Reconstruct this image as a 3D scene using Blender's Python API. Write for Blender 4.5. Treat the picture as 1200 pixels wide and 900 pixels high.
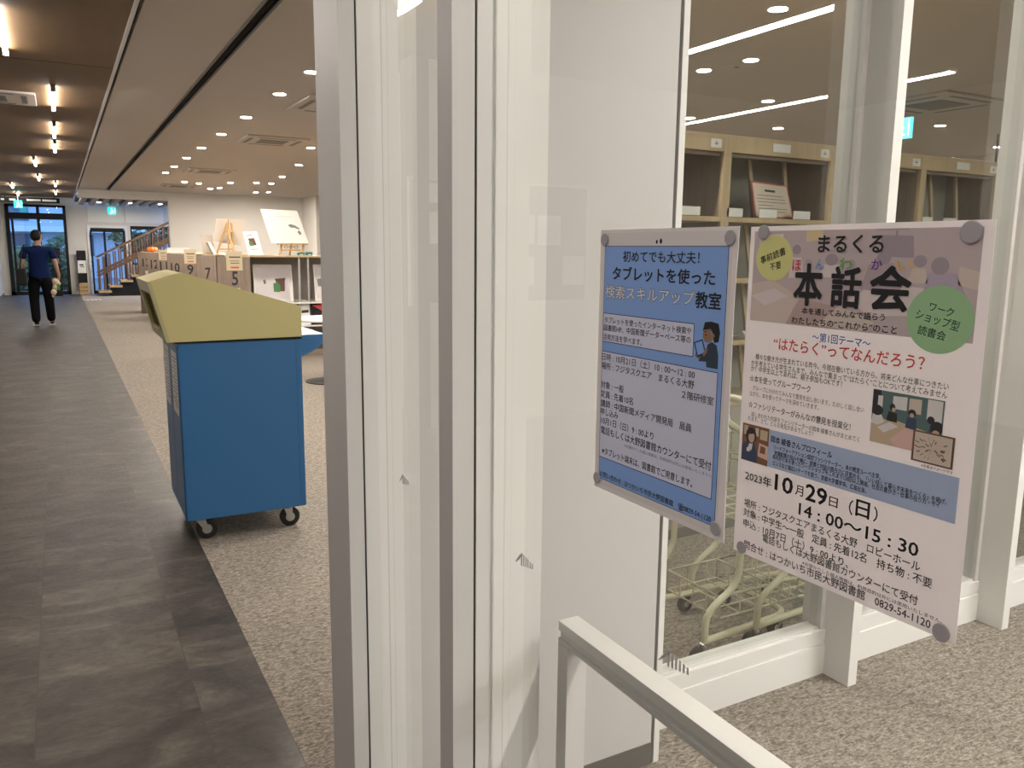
import bpy, bmesh, math, random
from mathutils import Vector, Matrix
random.seed(7)
sc = bpy.context.scene
col = sc.collection
PI = math.pi
R = math.radians
for o in list(bpy.data.objects):
    bpy.data.objects.remove(o, do_unlink=True)

# ---------------------------------------------------------------- camera, sky, exposure
cd = bpy.data.cameras.new('camera')
cam = bpy.data.objects.new('camera', cd); col.objects.link(cam)
yaw, pitch, roll, fpx = .5068768, .1630540, .01009896, 948.2191
fwd = Vector((math.sin(yaw)*math.cos(pitch), math.cos(yaw)*math.cos(pitch), -math.sin(pitch)))
rt = Vector((math.cos(yaw), -math.sin(yaw), 0)); up = rt.cross(fwd)
r2 = math.cos(roll)*rt + math.sin(roll)*up; u2 = -math.sin(roll)*rt + math.cos(roll)*up
M = Matrix((r2, u2, -fwd)).transposed().to_4x4(); M.translation = (0, 0, 1.45)
cam.matrix_world = M
cd.sensor_width = 36; cd.lens = fpx/1200*36; cd.clip_start = .02; cd.clip_end = 200
sc.camera = cam
w = bpy.data.worlds.new('dusk_sky'); sc.world = w; w.use_nodes = True
bg = w.node_tree.nodes['Background']
bg.inputs[0].default_value = (.3, .52, 1, 1); bg.inputs[1].default_value = 1.35
sc.view_settings.view_transform = 'Standard'; sc.view_settings.look = 'None'
sc.view_settings.gamma = 1; sc.view_settings.use_curve_mapping = False
sc.view_settings.exposure = 1.42
cy = sc.cycles
cy.max_bounces = 9; cy.diffuse_bounces = 5; cy.glossy_bounces = 4; cy.transparent_max_bounces = 24
cy.caustics_reflective = False; cy.caustics_refractive = False; cy.sample_clamp_indirect = 5
L_LINE, L_BAR, L_DOWN = 41, 29, 520
HC = 2.9          # ceiling height

# ---------------------------------------------------------------- materials
def mat(name, rgb, rough=.5, metal=0., spec=.5, bump=0, bscale=80, emit=None):
    m = bpy.data.materials.new(name); m.use_nodes = True
    nt = m.node_tree; b = nt.nodes['Principled BSDF']
    b.inputs['Base Color'].default_value = (*rgb, 1); b.inputs['Roughness'].default_value = rough
    b.inputs['Metallic'].default_value = metal; b.inputs['Specular IOR Level'].default_value = spec
    if emit:
        b.inputs['Emission Color'].default_value = (*emit[0], 1); b.inputs['Emission Strength'].default_value = emit[1]
    if bump:
        tc = nt.nodes.new('ShaderNodeTexCoord'); n = nt.nodes.new('ShaderNodeTexNoise'); n.inputs['Scale'].default_value = bscale
        bp = nt.nodes.new('ShaderNodeBump'); bp.inputs['Strength'].default_value = bump; bp.inputs['Distance'].default_value = .002
        nt.links.new(tc.outputs['Object'], n.inputs['Vector']); nt.links.new(n.outputs['Fac'], bp.inputs['Height'])
        nt.links.new(bp.outputs['Normal'], b.inputs['Normal'])
    return m

def ramp(nt, fac, stops):
    r = nt.nodes.new('ShaderNodeValToRGB'); e = r.color_ramp.elements
    while len(e) < len(stops): e.new(.5)
    for k, (p, c) in enumerate(stops): e[k].position = p; e[k].color = (*c, 1)
    nt.links.new(fac, r.inputs['Fac']); return r.outputs['Color']

def coords(nt, scale=(1, 1, 1), rot=(0, 0, 0)):
    tc = nt.nodes.new('ShaderNodeTexCoord'); mp = nt.nodes.new('ShaderNodeMapping')
    mp.inputs['Scale'].default_value = scale; mp.inputs['Rotation'].default_value = rot
    nt.links.new(tc.outputs['Object'], mp.inputs['Vector']); return mp.outputs['Vector']

def noise(nt, vec, scale, detail=4, rough=.6, dist=0):
    n = nt.nodes.new('ShaderNodeTexNoise'); n.inputs['Scale'].default_value = scale; n.inputs['Detail'].default_value = detail
    n.inputs['Roughness'].default_value = rough; n.inputs['Distortion'].default_value = dist
    nt.links.new(vec, n.inputs['Vector']); return n.outputs['Fac']

def mixc(nt, fac, a, b, mode='MIX'):
    m = nt.nodes.new('ShaderNodeMix'); m.data_type = 'RGBA'; m.blend_type = mode
    for sock, v in ((m.inputs[0], fac), (m.inputs[6], a), (m.inputs[7], b)):
        if isinstance(v, (float, int)): sock.default_value = v
        elif isinstance(v, tuple): sock.default_value = (*v, 1)
        else: nt.links.new(v, sock)
    return m.outputs[2]

def bumpn(nt, h, strength, dist=.002):
    b = nt.nodes.new('ShaderNodeBump'); b.inputs['Strength'].default_value = strength; b.inputs['Distance'].default_value = dist
    nt.links.new(h, b.inputs['Height']); nt.links.new(b.outputs['Normal'], nt.nodes['Principled BSDF'].inputs['Normal'])

def tile_mat():
    m = mat('slate_tile', (.1, .09, .08), .42, spec=.4); nt = m.node_tree; P = nt.nodes['Principled BSDF']
    v = coords(nt, (1, 1, 1), (0, 0, R(90)))
    mp = v.node; mp.inputs['Location'].default_value = (.28, .162, 0)
    br = nt.nodes.new('ShaderNodeTexBrick'); nt.links.new(v, br.inputs['Vector'])
    br.inputs['Scale'].default_value = 1; br.inputs['Brick Width'].default_value = .914; br.inputs['Row Height'].default_value = .457
    br.inputs['Mortar Size'].default_value = .0016; br.offset = .5; br.inputs['Bias'].default_value = 0
    br.inputs['Color1'].default_value = (0, 0, 0, 1); br.inputs['Color2'].default_value = (1, 1, 1, 1); br.inputs['Mortar'].default_value = (.5, .5, .5, 1)
    # shift the stone figure per tile
    vm = nt.nodes.new('ShaderNodeVectorMath'); vm.operation = 'MULTIPLY_ADD'
    nt.links.new(br.outputs['Color'], vm.inputs[0]); vm.inputs[1].default_value = (7, 5, 3)
    tc = coords(nt, (1, 1.7, 1), (0, 0, R(28))); nt.links.new(tc, vm.inputs[2]); vv = vm.outputs[0]
    n1 = noise(nt, vv, 3.2, 8, .62, .9); n2 = noise(nt, vv, 1.1, 4, .5, .4); n3 = noise(nt, vv, 60, 3, .6)
    c1 = ramp(nt, n1, [(.3, (0.0312, 0.0265, 0.0224)), (.47, (0.0503, 0.0433, 0.0367)), (.6, (0.0828, 0.0715, 0.0614)), (.72, (0.138, 0.12, 0.103))])
    c2 = mixc(nt, n2, (.7, .68, .66), (1.22, 1.2, 1.18)); c = mixc(nt, 1.0, c1, c2, 'MULTIPLY')
    tone = mixc(nt, br.outputs['Color'], (.84, .84, .84), (1.14, 1.14, 1.14)); c = mixc(nt, 1.0, c, tone, 'MULTIPLY')
    n4 = noise(nt, vv, 19, 6, .7, .3); c = mixc(nt, 1.0, c, ramp(nt, n4, [(.36, (.8, .79, .78)), (.55, (1.02, 1.02, 1.02)), (.72, (1.3, 1.29, 1.27))]), 'MULTIPLY'); c = mixc(nt, br.outputs['Fac'], c, (.045, .039, .035)); nt.links.new(c, P.inputs['Base Color'])
    r = ramp(nt, n3, [(.3, (.36, .36, .36)), (.7, (.5, .5, .5))]); nt.links.new(r, P.inputs['Roughness'])
    bumpn(nt, n4, .3, .004); return m

def carpet_mat():
    m = mat('flecked_carpet', (.3, .25, .2), .95, spec=.1); nt = m.node_tree; P = nt.nodes['Principled BSDF']
    v = coords(nt, (1, 2.2, 1), (0, 0, R(14))); n1 = noise(nt, v, 62, 4, .75, .3); n2 = noise(nt, coords(nt), 1.3, 3); n3 = noise(nt, v, 24, 3, .7)
    c = ramp(nt, n1, [(.34, (0.0714, 0.0571, 0.0462)), (.45, (0.168, 0.144, 0.122)), (.53, (0.277, 0.248, 0.214)), (.63, (0.47, 0.437, 0.391))])
    c = mixc(nt, .45, c, ramp(nt, n3, [(.38, (0.101, 0.0823, 0.0655)), (.6, (0.319, 0.281, 0.239))]))
    c = mixc(nt, 1.0, c, mixc(nt, n2, (.9, .9, .9), (1.08, 1.08, 1.08)), 'MULTIPLY'); nt.links.new(c, P.inputs['Base Color'])
    bumpn(nt, n1, .6, .004); return m

def wood_mat(name, c0, c1, scale=(1, 14, 14), rough=.5, sc_=2.2):
    m = mat(name, c0, rough); nt = m.node_tree; P = nt.nodes['Principled BSDF']
    v = coords(nt, scale); n = noise(nt, v, sc_, 6, .6, .6)
    nt.links.new(ramp(nt, n, [(.32, c0), (.68, c1)]), P.inputs['Base Color']); bumpn(nt, n, .08, .001); return m

def glass_mat(name, tint=(.975, .988, .978), f0=.045):
    m = bpy.data.materials.new(name); m.use_nodes = True; nt = m.node_tree; nt.nodes.clear()
    out = nt.nodes.new('ShaderNodeOutputMaterial'); mx = nt.nodes.new('ShaderNodeMixShader')
    tr = nt.nodes.new('ShaderNodeBsdfTransparent'); tr.inputs[0].default_value = (*tint, 1)
    gl = nt.nodes.new('ShaderNodeBsdfGlossy'); gl.inputs['Roughness'].default_value = 0; gl.inputs['Color'].default_value = (1, 1, 1, 1)
    g = nt.nodes.new('ShaderNodeNewGeometry'); d = nt.nodes.new('ShaderNodeVectorMath'); d.operation = 'DOT_PRODUCT'
    nt.links.new(g.outputs['Normal'], d.inputs[0]); nt.links.new(g.outputs['Incoming'], d.inputs[1])
    def mth(op, a, b=None):
        n = nt.nodes.new('ShaderNodeMath'); n.operation = op
        for k, q in enumerate((a, b)):
            if q is None: continue
            if isinstance(q, (int, float)): n.inputs[k].default_value = q
            else: nt.links.new(q, n.inputs[k])
        return n.outputs[0]
    s = mth('POWER', mth('SUBTRACT', 1., mth('ABSOLUTE', d.outputs['Value'])), 5.)
    f = mth('ADD', mth('MULTIPLY', s, 1 - f0), f0)          # Schlick's Fresnel for one face of a thin pane
    nt.links.new(f, mx.inputs[0]); nt.links.new(tr.outputs[0], mx.inputs[1]); nt.links.new(gl.outputs[0], mx.inputs[2])
    nt.links.new(mx.outputs[0], out.inputs[0]); return m

WARM, COOL = (1, .94, .88), (.98, 1, .98)
MT = dict(
    tile=tile_mat(), carpet=carpet_mat(),
    oakceil=wood_mat('ceiling_wood', (0.1, 0.053, 0.015), (0.124, 0.067, 0.02), (6, 1, 6), .55),
    ceil=mat('ceiling_paint', (0.458, 0.414, 0.375), .8, spec=.2, bump=.15), ceilslot=mat('slot_black', (.012, .012, .012), .6),
    wall=mat('wall_paint', (0.577, 0.554, 0.515), .65, spec=.3, bump=.12, bscale=220), wallw=mat('wall_panel', (0.505, 0.492, 0.49), .4, spec=.35),
    frame=mat('painted_metal', (0.585, 0.575, 0.57), .38, spec=.4), framel=mat('white_metal', (0.66, 0.65, 0.635), .35),
    gasket=mat('gasket_black', (.012, .014, .016), .5), grey=mat('grey_skirting', (0.12, 0.112, 0.104), .6),
    glass=glass_mat('clear_glass', f0=.085), glassback=glass_mat('glass_rear_face', (.99, .995, .99), 0.), glassd=glass_mat('door_glass', (.8, .9, .95), .05), glassw=glass_mat('window_glass', (.91, .93, .91), .12),
    paper=mat('paper_white', (.86, .82, .84), .6), film=mat('laminate_film', (.86, .82, .83), .3), filmin=mat('laminate_inner', (.78, .75, .76), .35),
    pblue=mat('print_blue', (.26, .44, .88), .45), plav=mat('print_lavender', (.7, .72, .92), .45), navy=mat('print_navy', (.015, .035, .13), .5),
    ink=mat('ink_black', (.012, .012, .016), .55), inkw=mat('ink_white', (.8, .8, .85), .5), inkg=mat('ink_grey', (.22, .24, .36), .5), inkg2=mat('ink_soft', (.06, .06, .07), .5),
    ired=mat('ink_red', (.62, .05, .05), .5), iblue=mat('ink_skyblue', (.1, .33, .75), .5), igreen=mat('ink_green', (.16, .48, .12), .5), ipurple=mat('ink_purple', (.18, .05, .42), .5),
    iyel=mat('ink_amber', (.85, .52, .08), .5), iblue2=mat('ink_blue', (.035, .12, .45), .5), inkdg=mat('ink_darkgreen', (.03, .08, .05), .5),
    mark=mat('mark_grey', (.6, .59, .6), .5), slate=mat('print_slate', (.035, .06, .09), .5), dot=mat('dot_grey', (.42, .4, .43), .45), yel=mat('print_yellow', (.72, .72, .3), .5), grn=mat('print_green', (.36, .6, .33), .5), pale=mat('print_paleblue', (.45, .55, .78), .5),
    blue=mat('cart_blue', (0.0289, 0.133, 0.319), .32, spec=.45), cream=mat('cart_cream', (0.512, 0.456, 0.216), .4), creamd=mat('cart_edge', (0.4, 0.368, 0.192), .4),
    black=mat('black_matte', (.008, .008, .009), .6, spec=.25), rubber=mat('rubber', (.01, .01, .011), .7), chrome=mat('chrome', (.7, .7, .72), .18, 1.), steel=mat('zinc_steel', (.5, .5, .5), .35, .9),
    beech=wood_mat('beech_board', (0.4, 0.296, 0.176), (0.48, 0.368, 0.232), (14, 1, 1), .5), beechv=wood_mat('beech_upright', (0.4, 0.296, 0.176), (0.48, 0.368, 0.232), (14, 14, 1), .5),
    greyoak=wood_mat('grey_oak', (0.189, 0.139, 0.107), (0.254, 0.197, 0.152), (10, 10, 1), .55, 3), oak=wood_mat('oak_tread', (0.36, 0.24, 0.104), (0.448, 0.312, 0.152)), dwood=wood_mat('dark_baluster', (.075, .036, .016), (.12, .06, .026)),
    easel=wood_mat('easel_pine', (0.416, 0.248, 0.096), (0.512, 0.328, 0.144), (6, 6, 1)), shelfback=mat('shelf_back', (.27, .255, .225), .6),
    beige=mat('beige_tube', (0.464, 0.44, 0.32), .32), note=mat('notice_cream', (0.528, 0.44, 0.288), .6), white=mat('plain_white', (0.68, 0.671, 0.646), .5),
    teal=mat('teal', (.02, .16, .15), .4), orange=mat('orange', (.85, .2, .03), .5), terracotta=mat('pot_brown', (0.096, 0.044, 0.028), .6), leafgreen=mat('pot_green', (0.048, 0.176, 0.056), .6), greyp=mat('print_grey', (.16, .18, .18), .6),
    red=mat('frame_red', (0.425, 0.102, 0.085), .5), canvas=mat('canvas_back', (0.4, 0.344, 0.288), .7), table=mat('table_white', (0.624, 0.6, 0.576), .3),
    line=mat('line_light', (.9, .9, .9), .5, emit=(COOL, L_LINE)), bar=mat('bar_light', (.9, .8, .6), .5, emit=(WARM, L_BAR)), down=mat('down_light', (.9, .9, .9), .5, emit=((1, .91, .8), L_DOWN)),
    exitg=mat('exit_lit', (.05, .5, .42), .4, emit=((.0, .62, .5), 1.1)), exitb=mat('exit_lit_blue', (.1, .5, .6), .4, emit=((.08, .5, .62), 1.1)), exitw=mat('exit_pictogram', (.8, .9, .9), .4, emit=((.6, .95, .9), 1.2)),
    skin=mat('skin', (0.32, 0.192, 0.128), .5), hair=mat('hair', (.005, .004, .004), .6, spec=.2), shirt=mat('shirt_blue', (.005, .013, .06), .9, spec=.1), trouser=mat('trousers_black', (.004, .004, .005), .9, spec=.1),
    sole=mat('sole_tan', (.45, .38, .28), .6), plush=mat('plush_cream', (0.48, 0.416, 0.288), .9), cork=mat('board_grey', (0.196, 0.189, 0.175), .8),
    ext=mat('outside_wall', (0.495, 0.522, 0.558), .8), extd=mat('outside_glass', (.08, .11, .15), .2), leaf=mat('leaf', (0.036, 0.096, 0.028), .6), leaf2=mat('leaf_pale', (0.08, 0.16, 0.056), .6), asphalt=mat('asphalt', (.2, .2, .2), .9), trunk=mat('bark', (.1, .07, .05), .8),
)

def translucent(m, rgb, f):
    nt = m.node_tree; out = nt.nodes['Material Output']; P = nt.nodes['Principled BSDF']; t = nt.nodes.new('ShaderNodeBsdfTranslucent'); t.inputs['Color'].default_value = (*rgb, 1)
    mx = nt.nodes.new('ShaderNodeMixShader'); mx.inputs[0].default_value = f
    nt.links.new(P.outputs[0], mx.inputs[1]); nt.links.new(t.outputs[0], mx.inputs[2]); nt.links.new(mx.outputs[0], out.inputs[0])
translucent(MT['paper'], (.88, .84, .84), .45)      # thin paper lets the room behind shine through

# ---------------------------------------------------------------- builders
OFF = {}
class MB:
    def __init__(s): s.v = []; s.f = []; s.mi = []; s.m = []; s.cur = 0; s.sm = []
    def use(s, m):
        m = MT[m] if isinstance(m, str) else m
        if m not in s.m: s.m.append(m)
        s.cur = s.m.index(m); return s
    def add(s, vs, fs, smooth=False):
        n = len(s.v); s.v += [tuple(p) for p in vs]
        for f in fs: s.f.append([i+n for i in f]); s.mi.append(s.cur); s.sm.append(smooth)
        return s
    def box(s, x0, x1, y0, y1, z0, z1):
        x0, x1 = sorted((x0, x1)); y0, y1 = sorted((y0, y1)); z0, z1 = sorted((z0, z1))
        return s.add([(x, y, z) for z in (z0, z1) for y in (y0, y1) for x in (x0, x1)],
                     [(0, 2, 3, 1), (4, 5, 7, 6), (0, 1, 5, 4), (2, 6, 7, 3), (0, 4, 6, 2), (1, 3, 7, 5)])
    def bbox(s, c, size, rot=None):
        q = rot or Matrix.Identity(3); hx, hy, hz = (d/2 for d in size); c = Vector(c)
        return s.add([c + q @ Vector((x*hx, y*hy, z*hz)) for z in (-1, 1) for y in (-1, 1) for x in (-1, 1)],
                     [(0, 2, 3, 1), (4, 5, 7, 6), (0, 1, 5, 4), (2, 6, 7, 3), (0, 4, 6, 2), (1, 3, 7, 5)])
    def prism(s, poly, axis, a, b):
        """poly: 2-D outline in the two other axes (x: yz, y: xz, z: xy), pushed from a to b along axis"""
        def P(p, t): return {'x': (t, p[0], p[1]), 'y': (p[0], t, p[1]), 'z': (p[0], p[1], t)}[axis]
        n = len(poly); vs = [P(p, a) for p in poly] + [P(p, b) for p in poly]
        fs = [tuple(range(n)), tuple(range(2*n-1, n-1, -1))] + [(i, i+n, (i+1) % n + n, (i+1) % n) for i in range(n)]
        return s.add(vs, fs)
    def tube(s, pts, r, n=10, closed=False, caps=True):
        pts = [Vector(p) for p in pts]; rr = r if isinstance(r, (list, tuple)) else [r]*len(pts); m = len(pts); vs = []; prev = None
        for i, p in enumerate(pts):
            a = pts[i-1] if (i or closed) else p; b = pts[(i+1) % m] if (i < m-1 or closed) else p
            t = ((p-a).normalized() + (b-p).normalized()) if a != p and b != p else (b-a); t = t.normalized()
            if prev is None: e = t.orthogonal().normalized()
            else: e = (prev - t*prev.dot(t)); e = e.normalized() if e.length > 1e-6 else t.orthogonal().normalized()
            prev = e; f = t.cross(e)
            vs += [p + rr[i]*(math.cos(2*PI*k/n)*e + math.sin(2*PI*k/n)*f) for k in range(n)]
        fs = []; L = m if closed else m-1
        for i in range(L):
            j = (i+1) % m
            fs += [(i*n+k, i*n+(k+1) % n, j*n+(k+1) % n, j*n+k) for k in range(n)]
        s.add(vs, fs, True)
        if caps and not closed:
            c0 = len(s.v); s.add(vs[:n], [tuple(range(n-1, -1, -1))]); s.add(vs[-n:], [tuple(range(n))])
        return s
    def lathe(s, c, prof, axis='z', n=20):
        """prof: (radius, offset along axis) pairs"""
        c = Vector(c); vs = []
        ax = {'x': (Vector((0, 1, 0)), Vector((0, 0, 1)), Vector((1, 0, 0))), 'y': (Vector((0, 0, 1)), Vector((1, 0, 0)), Vector((0, 1, 0))), 'z': (Vector((1, 0, 0)), Vector((0, 1, 0)), Vector((0, 0, 1)))}[axis]
        for r, h in prof: vs += [c + ax[0]*r*math.cos(2*PI*k/n) + ax[1]*r*math.sin(2*PI*k/n) + ax[2]*h for k in range(n)]
        fs = []
        for i in range(len(prof)-1): fs += [(i*n+k, i*n+(k+1) % n, (i+1)*n+(k+1) % n, (i+1)*n+k) for k in range(n)]
        s.add(vs, fs, len(prof) > 4)
        s.add(vs[:n], [tuple(range(n-1, -1, -1))]); s.add(vs[-n:], [tuple(range(n))]); return s
    def build(s, name, m=None, parent=None, bevel=0, loc=None):
        if m is not None and not s.m: s.use(m)
        off = Vector(OFF.get(parent.name, (0, 0, 0))) if parent else Vector((0, 0, 0))
        base = Vector(loc) if loc is not None else off
        me = bpy.data.meshes.new(name); me.from_pydata([tuple(Vector(p) - base) for p in s.v], [], s.f)
        for q in s.m: me.materials.append(q)
        me.polygons.foreach_set('material_index', s.mi); me.polygons.foreach_set('use_smooth', s.sm); me.validate(); me.update()
        bm = bmesh.new(); bm.from_mesh(me); bmesh.ops.recalc_face_normals(bm, faces=bm.faces)
        if bevel: bmesh.ops.bevel(bm, geom=bm.edges[:], offset=bevel, segments=2, affect='EDGES', profile=.6, clamp_overlap=True)
        bm.to_mesh(me); bm.free()
        o = bpy.data.objects.new(name, me); col.objects.link(o)
        o.location = base - off if parent else base
        if parent: o.parent = parent
        OFF[o.name] = tuple(base); return o
def tag(o, label, cat, group=None, kind=None):
    o['label'] = label; o['category'] = cat
    if group: o['group'] = group
    if kind: o['kind'] = kind
    return o
def thing(name, loc, label, cat, group=None):
    o = bpy.data.objects.new(name, None); col.objects.link(o); o.location = loc; o.empty_display_size = .1; OFF[o.name] = tuple(loc)
    return tag(o, label, cat, group)
def struct(o): o['kind'] = 'structure'; return o
def sroot(name, loc=(0, 0, 0)):
    o = bpy.data.objects.new(name, None); col.objects.link(o); o.location = loc; OFF[o.name] = tuple(loc); o['kind'] = 'structure'; return o
def dup(root, loc, label=None):
    r = root.copy(); col.objects.link(r); r.location = loc
    if label: r['label'] = label
    for ch in root.children:
        c = ch.copy(); col.objects.link(c); c.parent = r
        for g in ch.children:
            d = g.copy(); col.objects.link(d); d.parent = c
    return r
def B(name, m, b, parent=None, bevel=0): return MB().use(m).box(*b).build(name, None, parent, bevel)
def bez(pts, r, seg=5):
    """polyline with rounded corners"""
    pts = [Vector(p) for p in pts]; out = [pts[0]]
    for i in range(1, len(pts)-1):
        a, p, b = pts[i-1], pts[i], pts[i+1]; d = min(r, (a-p).length*.49, (b-p).length*.49)
        q0 = p + (a-p).normalized()*d; q1 = p + (b-p).normalized()*d
        out += [(1-t)**2*q0 + 2*t*(1-t)*p + t*t*q1 for t in (k/seg for k in range(seg+1))]
    return out + [pts[-1]]
_tc = {}
def glyphs(s, bold):
    """outline mesh of a line of text in the default face, scaled so a full-width character is 1 high; bold widens the strokes"""
    k = (s, bold)
    if k not in _tc:
        cu = bpy.data.curves.new('t', 'FONT'); cu.body = s; cu.resolution_u = 2; cu.fill_mode = 'FRONT'
        ob = bpy.data.objects.new('t', cu); col.objects.link(ob); bpy.context.view_layer.update()
        me = ob.evaluated_get(bpy.context.evaluated_depsgraph_get()).to_mesh()
        vs = [(v.co.x, v.co.y) for v in me.vertices]; fs = [tuple(p.vertices) for p in me.polygons]
        bpy.data.objects.remove(ob); bpy.data.curves.remove(cu); 
        if bold:
            d = bold*.0125; n = len(vs); v0, f0 = vs, fs; vs, fs = [], []; m = 8 if bold > 1 else 4
            for q in range(m):
                t = 2*PI*(q+.5)/m; vs += [(x+d*math.cos(t), y+d*math.sin(t), q*1e-5) for x, y in v0]; fs += [tuple(i+q*n for i in f) for f in f0]
        _tc[k] = (vs, fs)
    return _tc[k]
def ref_h():
    vs, _ = glyphs('国', 0); return min(v[1] for v in vs), max(v[1] for v in vs)
R0, R1 = ref_h()
def text_fit(mb, s, bold, a0, a1, zc, h, place, fit=True, n=(-1, 0, 0)):
    """lay text between a0 and a1 (across), centred at zc, full-width height h; place(a, z) -> point"""
    vs, fs = glyphs(s, bold)
    if not vs: return
    x0 = min(v[0] for v in vs); x1 = max(v[0] for v in vs); k = h/(R1-R0); sx = (a1-a0)/(x1-x0) if fit else (k if a1 > a0 else -k)
    mid = (R0+R1)/2
    N = Vector(n)
    mb.add([Vector(place(a0 + (v[0]-x0)*sx, zc + (v[1]-mid)*k)) + N*(v[2] if len(v) > 2 else 0) for v in vs], fs)
ORD = ['nearest', 'second', 'third', 'fourth', 'fifth', 'sixth', 'seventh', 'eighth', 'ninth', 'tenth', 'eleventh', 'twelfth']

# ---------------------------------------------------------------- floor, ceilings, walls
XB = .515
struct(B('floor', 'tile', (-6, XB, -6, 28.4, -.12, 0)))
struct(B('floor_carpet', 'carpet', (XB, 12, -6, 28.4, -.12, .001)))
# wood panels over the corridor, dark joints between
mb = MB()
ys = [-6, -.2, 7.72, 15.6, 23.4, 28.4]
for a, b in zip(ys, ys[1:]): mb.use('oakceil').box(-6, .5, a+.012, b-.012, HC, HC+.05)
mb.use('ceilslot').box(-6, .56, -6, 28.4, HC+.05, HC+.12)
struct(mb.build('ceiling_wood'))
struct(B('trim_ceiling_edge', 'frame', (.5, .527, 1.8, 28.4, HC-.004, HC+.05)))
mb = MB().use('ceil')
mb.box(.552, 1.17, -6, 24, HC, HC+.12); mb.box(1.255, 12, 1.8, 24, HC, HC+.12); mb.box(1.17, 12, -6, 1.8, HC, HC+.12)
mb.use('ceilslot').box(1.165, 1.26, 1.8, 24, HC+.10, HC+.22); mb.box(1.165, 1.17, 1.8, 24, HC+.01, HC+.2)
struct(mb.build('ceiling'))
struct(B('trim_slot', MT['gasket'], (1.243, 1.257, 1.82, 23.9, HC-.012, HC+.02)))
struct(B('trim_slot', MT['grey'], (1.165, 1.185, 1.82, 23.9, HC-.006, HC+.04)))
# lobby and outer walls
struct(B('wall_back', 'wall', (-6, 12, -6.2, -6, 0, HC+.1)))
struct(B('wall_right', 'wall', (12, 12.2, -6, 28.4, 0, HC+.1)))
struct(B('wall_lobby_left', 'wall', (-6.2, -6, -6, 6, 0, HC+.1)))
struct(B('wall_lobby_end', 'wall', (-6.2, -1.5, 6.04, 6.24, 0, HC+.1)))
struct(B('trim_corner', 'grey', (-1.5, -1.36, 6.0, 6.24, 0, HC+.05)))
struct(B('wall_left', 'wall', (-1.7, -1.5, 6.24, 28.4, 0, HC+.1)))
struct(B('baseboard_left', MT['grey'], (-1.5, -1.485, 6.24, 28.3, 0, .07)))
# library end wall, header over the stair opening
struct(B('wall_library_end', 'wall', (2.68, 12, 24, 24.2, 0, HC+.1)))
struct(B('wall_library_niche', 'wall', (6.3, 12, 22.6, 24, 0, HC+.1)))
struct(B('trim_header', 'wall', (.53, 2.68, 24, 24.16, 2.69, HC+.1)))
mb = MB().use('black').box(.53, 3.4, 24.16, 28.3, 2.78, 2.85); mb.use('ceil')
for k in range(10): mb.box(.62+k*.28, .76+k*.28, 24.16, 28.3, 2.7, 2.78)
struct(mb.build('ceiling_slats'))
# far end: entrance wall with two glazed openings
FY = 28.4
mb = MB().use('wall')
mb.box(-1.7, -1.3, FY, FY+.2, 0, 3); mb.box(.27, .8, FY, FY+.2, 0, 3); mb.box(-1.3, .27, FY, FY+.2, 2.66, 3)
mb.box(.8, 12, FY, FY+.2, 2.1, 3); mb.box(1.93, 2.02, FY, FY+.2, 0, 2.1); mb.box(2.02, 3.3, FY, FY+.2, 0, .9); mb.box(3.3, 12, FY, FY+.2, 0, 2.1)
struct(mb.build('wall_far'))
struct(MB().use('white').box(.86, 1.87, FY-.03, FY, 2.2, 2.66).box(1.9, 3.0, FY-.03, FY, 2.2, 2.66).build('trim_upper_panel'))
struct(MB().use('framel').box(.8, .86, FY-.04, FY+.1, 0, 2.1).box(1.87, 1.93, FY-.04, FY+.1, 0, 2.1).box(.86, 1.87, FY-.04, FY+.1, 2.02, 2.1).build('trim_door_surround'))
# door 1: black framed automatic entrance
d1 = sroot('door_1', (-.5, FY, 0))
mb = MB().use('black')
for x0, x1 in ((-1.3, -1.2), (-.5, -.42), (.19, .27)): mb.box(x0, x1, FY-.06, FY+.1, 0, 2.66)
mb.box(-1.3, .27, FY-.07, FY+.1, 2.24, 2.42); mb.box(-1.3, .27, FY-.06, FY+.1, 2.6, 2.66); mb.box(-1.3, .27, FY-.06, FY+.1, 0, .1)
mb.box(-1.16, -1.1, FY-.05, FY+.05, .1, 2.24); mb.build('door_frame', None, d1)
MB().use('glassd').box(-1.1, -.5, FY-.006, FY+.006, .1, 2.24).box(-.42, .19, FY-.006, FY+.006, .1, 2.24).box(-1.2, -1.16, FY-.006, FY+.006, .1, 2.24).build('door_pane', None, d1)
MB().use('glassd').box(-1.2, -.5, FY-.006, FY+.006, 2.42, 2.6).box(-.42, .19, FY-.006, FY+.006, 2.42, 2.6).build('transom_pane', None, d1)
MB().use('steel').tube([(-.36, FY-.05, .75), (-.36, FY-.05, 1.3)], .014).build('door_handle', None, d1)
d2 = sroot('door_2', (1.3, FY, 0))
mb = MB().use('black'); mb.box(.9, 1.83, FY, FY+.08, 1.9, 2.02); mb.box(.88, .93, FY, FY+.08, 0, 1.95); mb.box(1.8, 1.86, FY, FY+.08, 0, 1.95); mb.box(1.25, 1.31, FY, FY+.08, 0, 1.95); mb.box(.9, 1.83, FY, FY+.08, 0, .1)
mb.build('door_frame', None, d2); MB().use('glassd').box(.93, 1.25, FY+.03, FY+.04, .1, 1.9).box(1.31, 1.8, FY+.03, FY+.04, .1, 1.9).build('door_pane', None, d2)
w4 = sroot('window_4', (2.6, FY, .9))
mb = MB().use('black'); mb.box(2.02, 3.3, FY, FY+.08, 2.0, 2.1); mb.box(2.02, 2.06, FY, FY+.08, .9, 2.0); mb.box(3.26, 3.3, FY, FY+.08, .9, 2.0); mb.box(2.6, 2.64, FY, FY+.08, .9, 2.0); mb.box(2.02, 3.3, FY, FY+.08, .9, .95)
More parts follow.
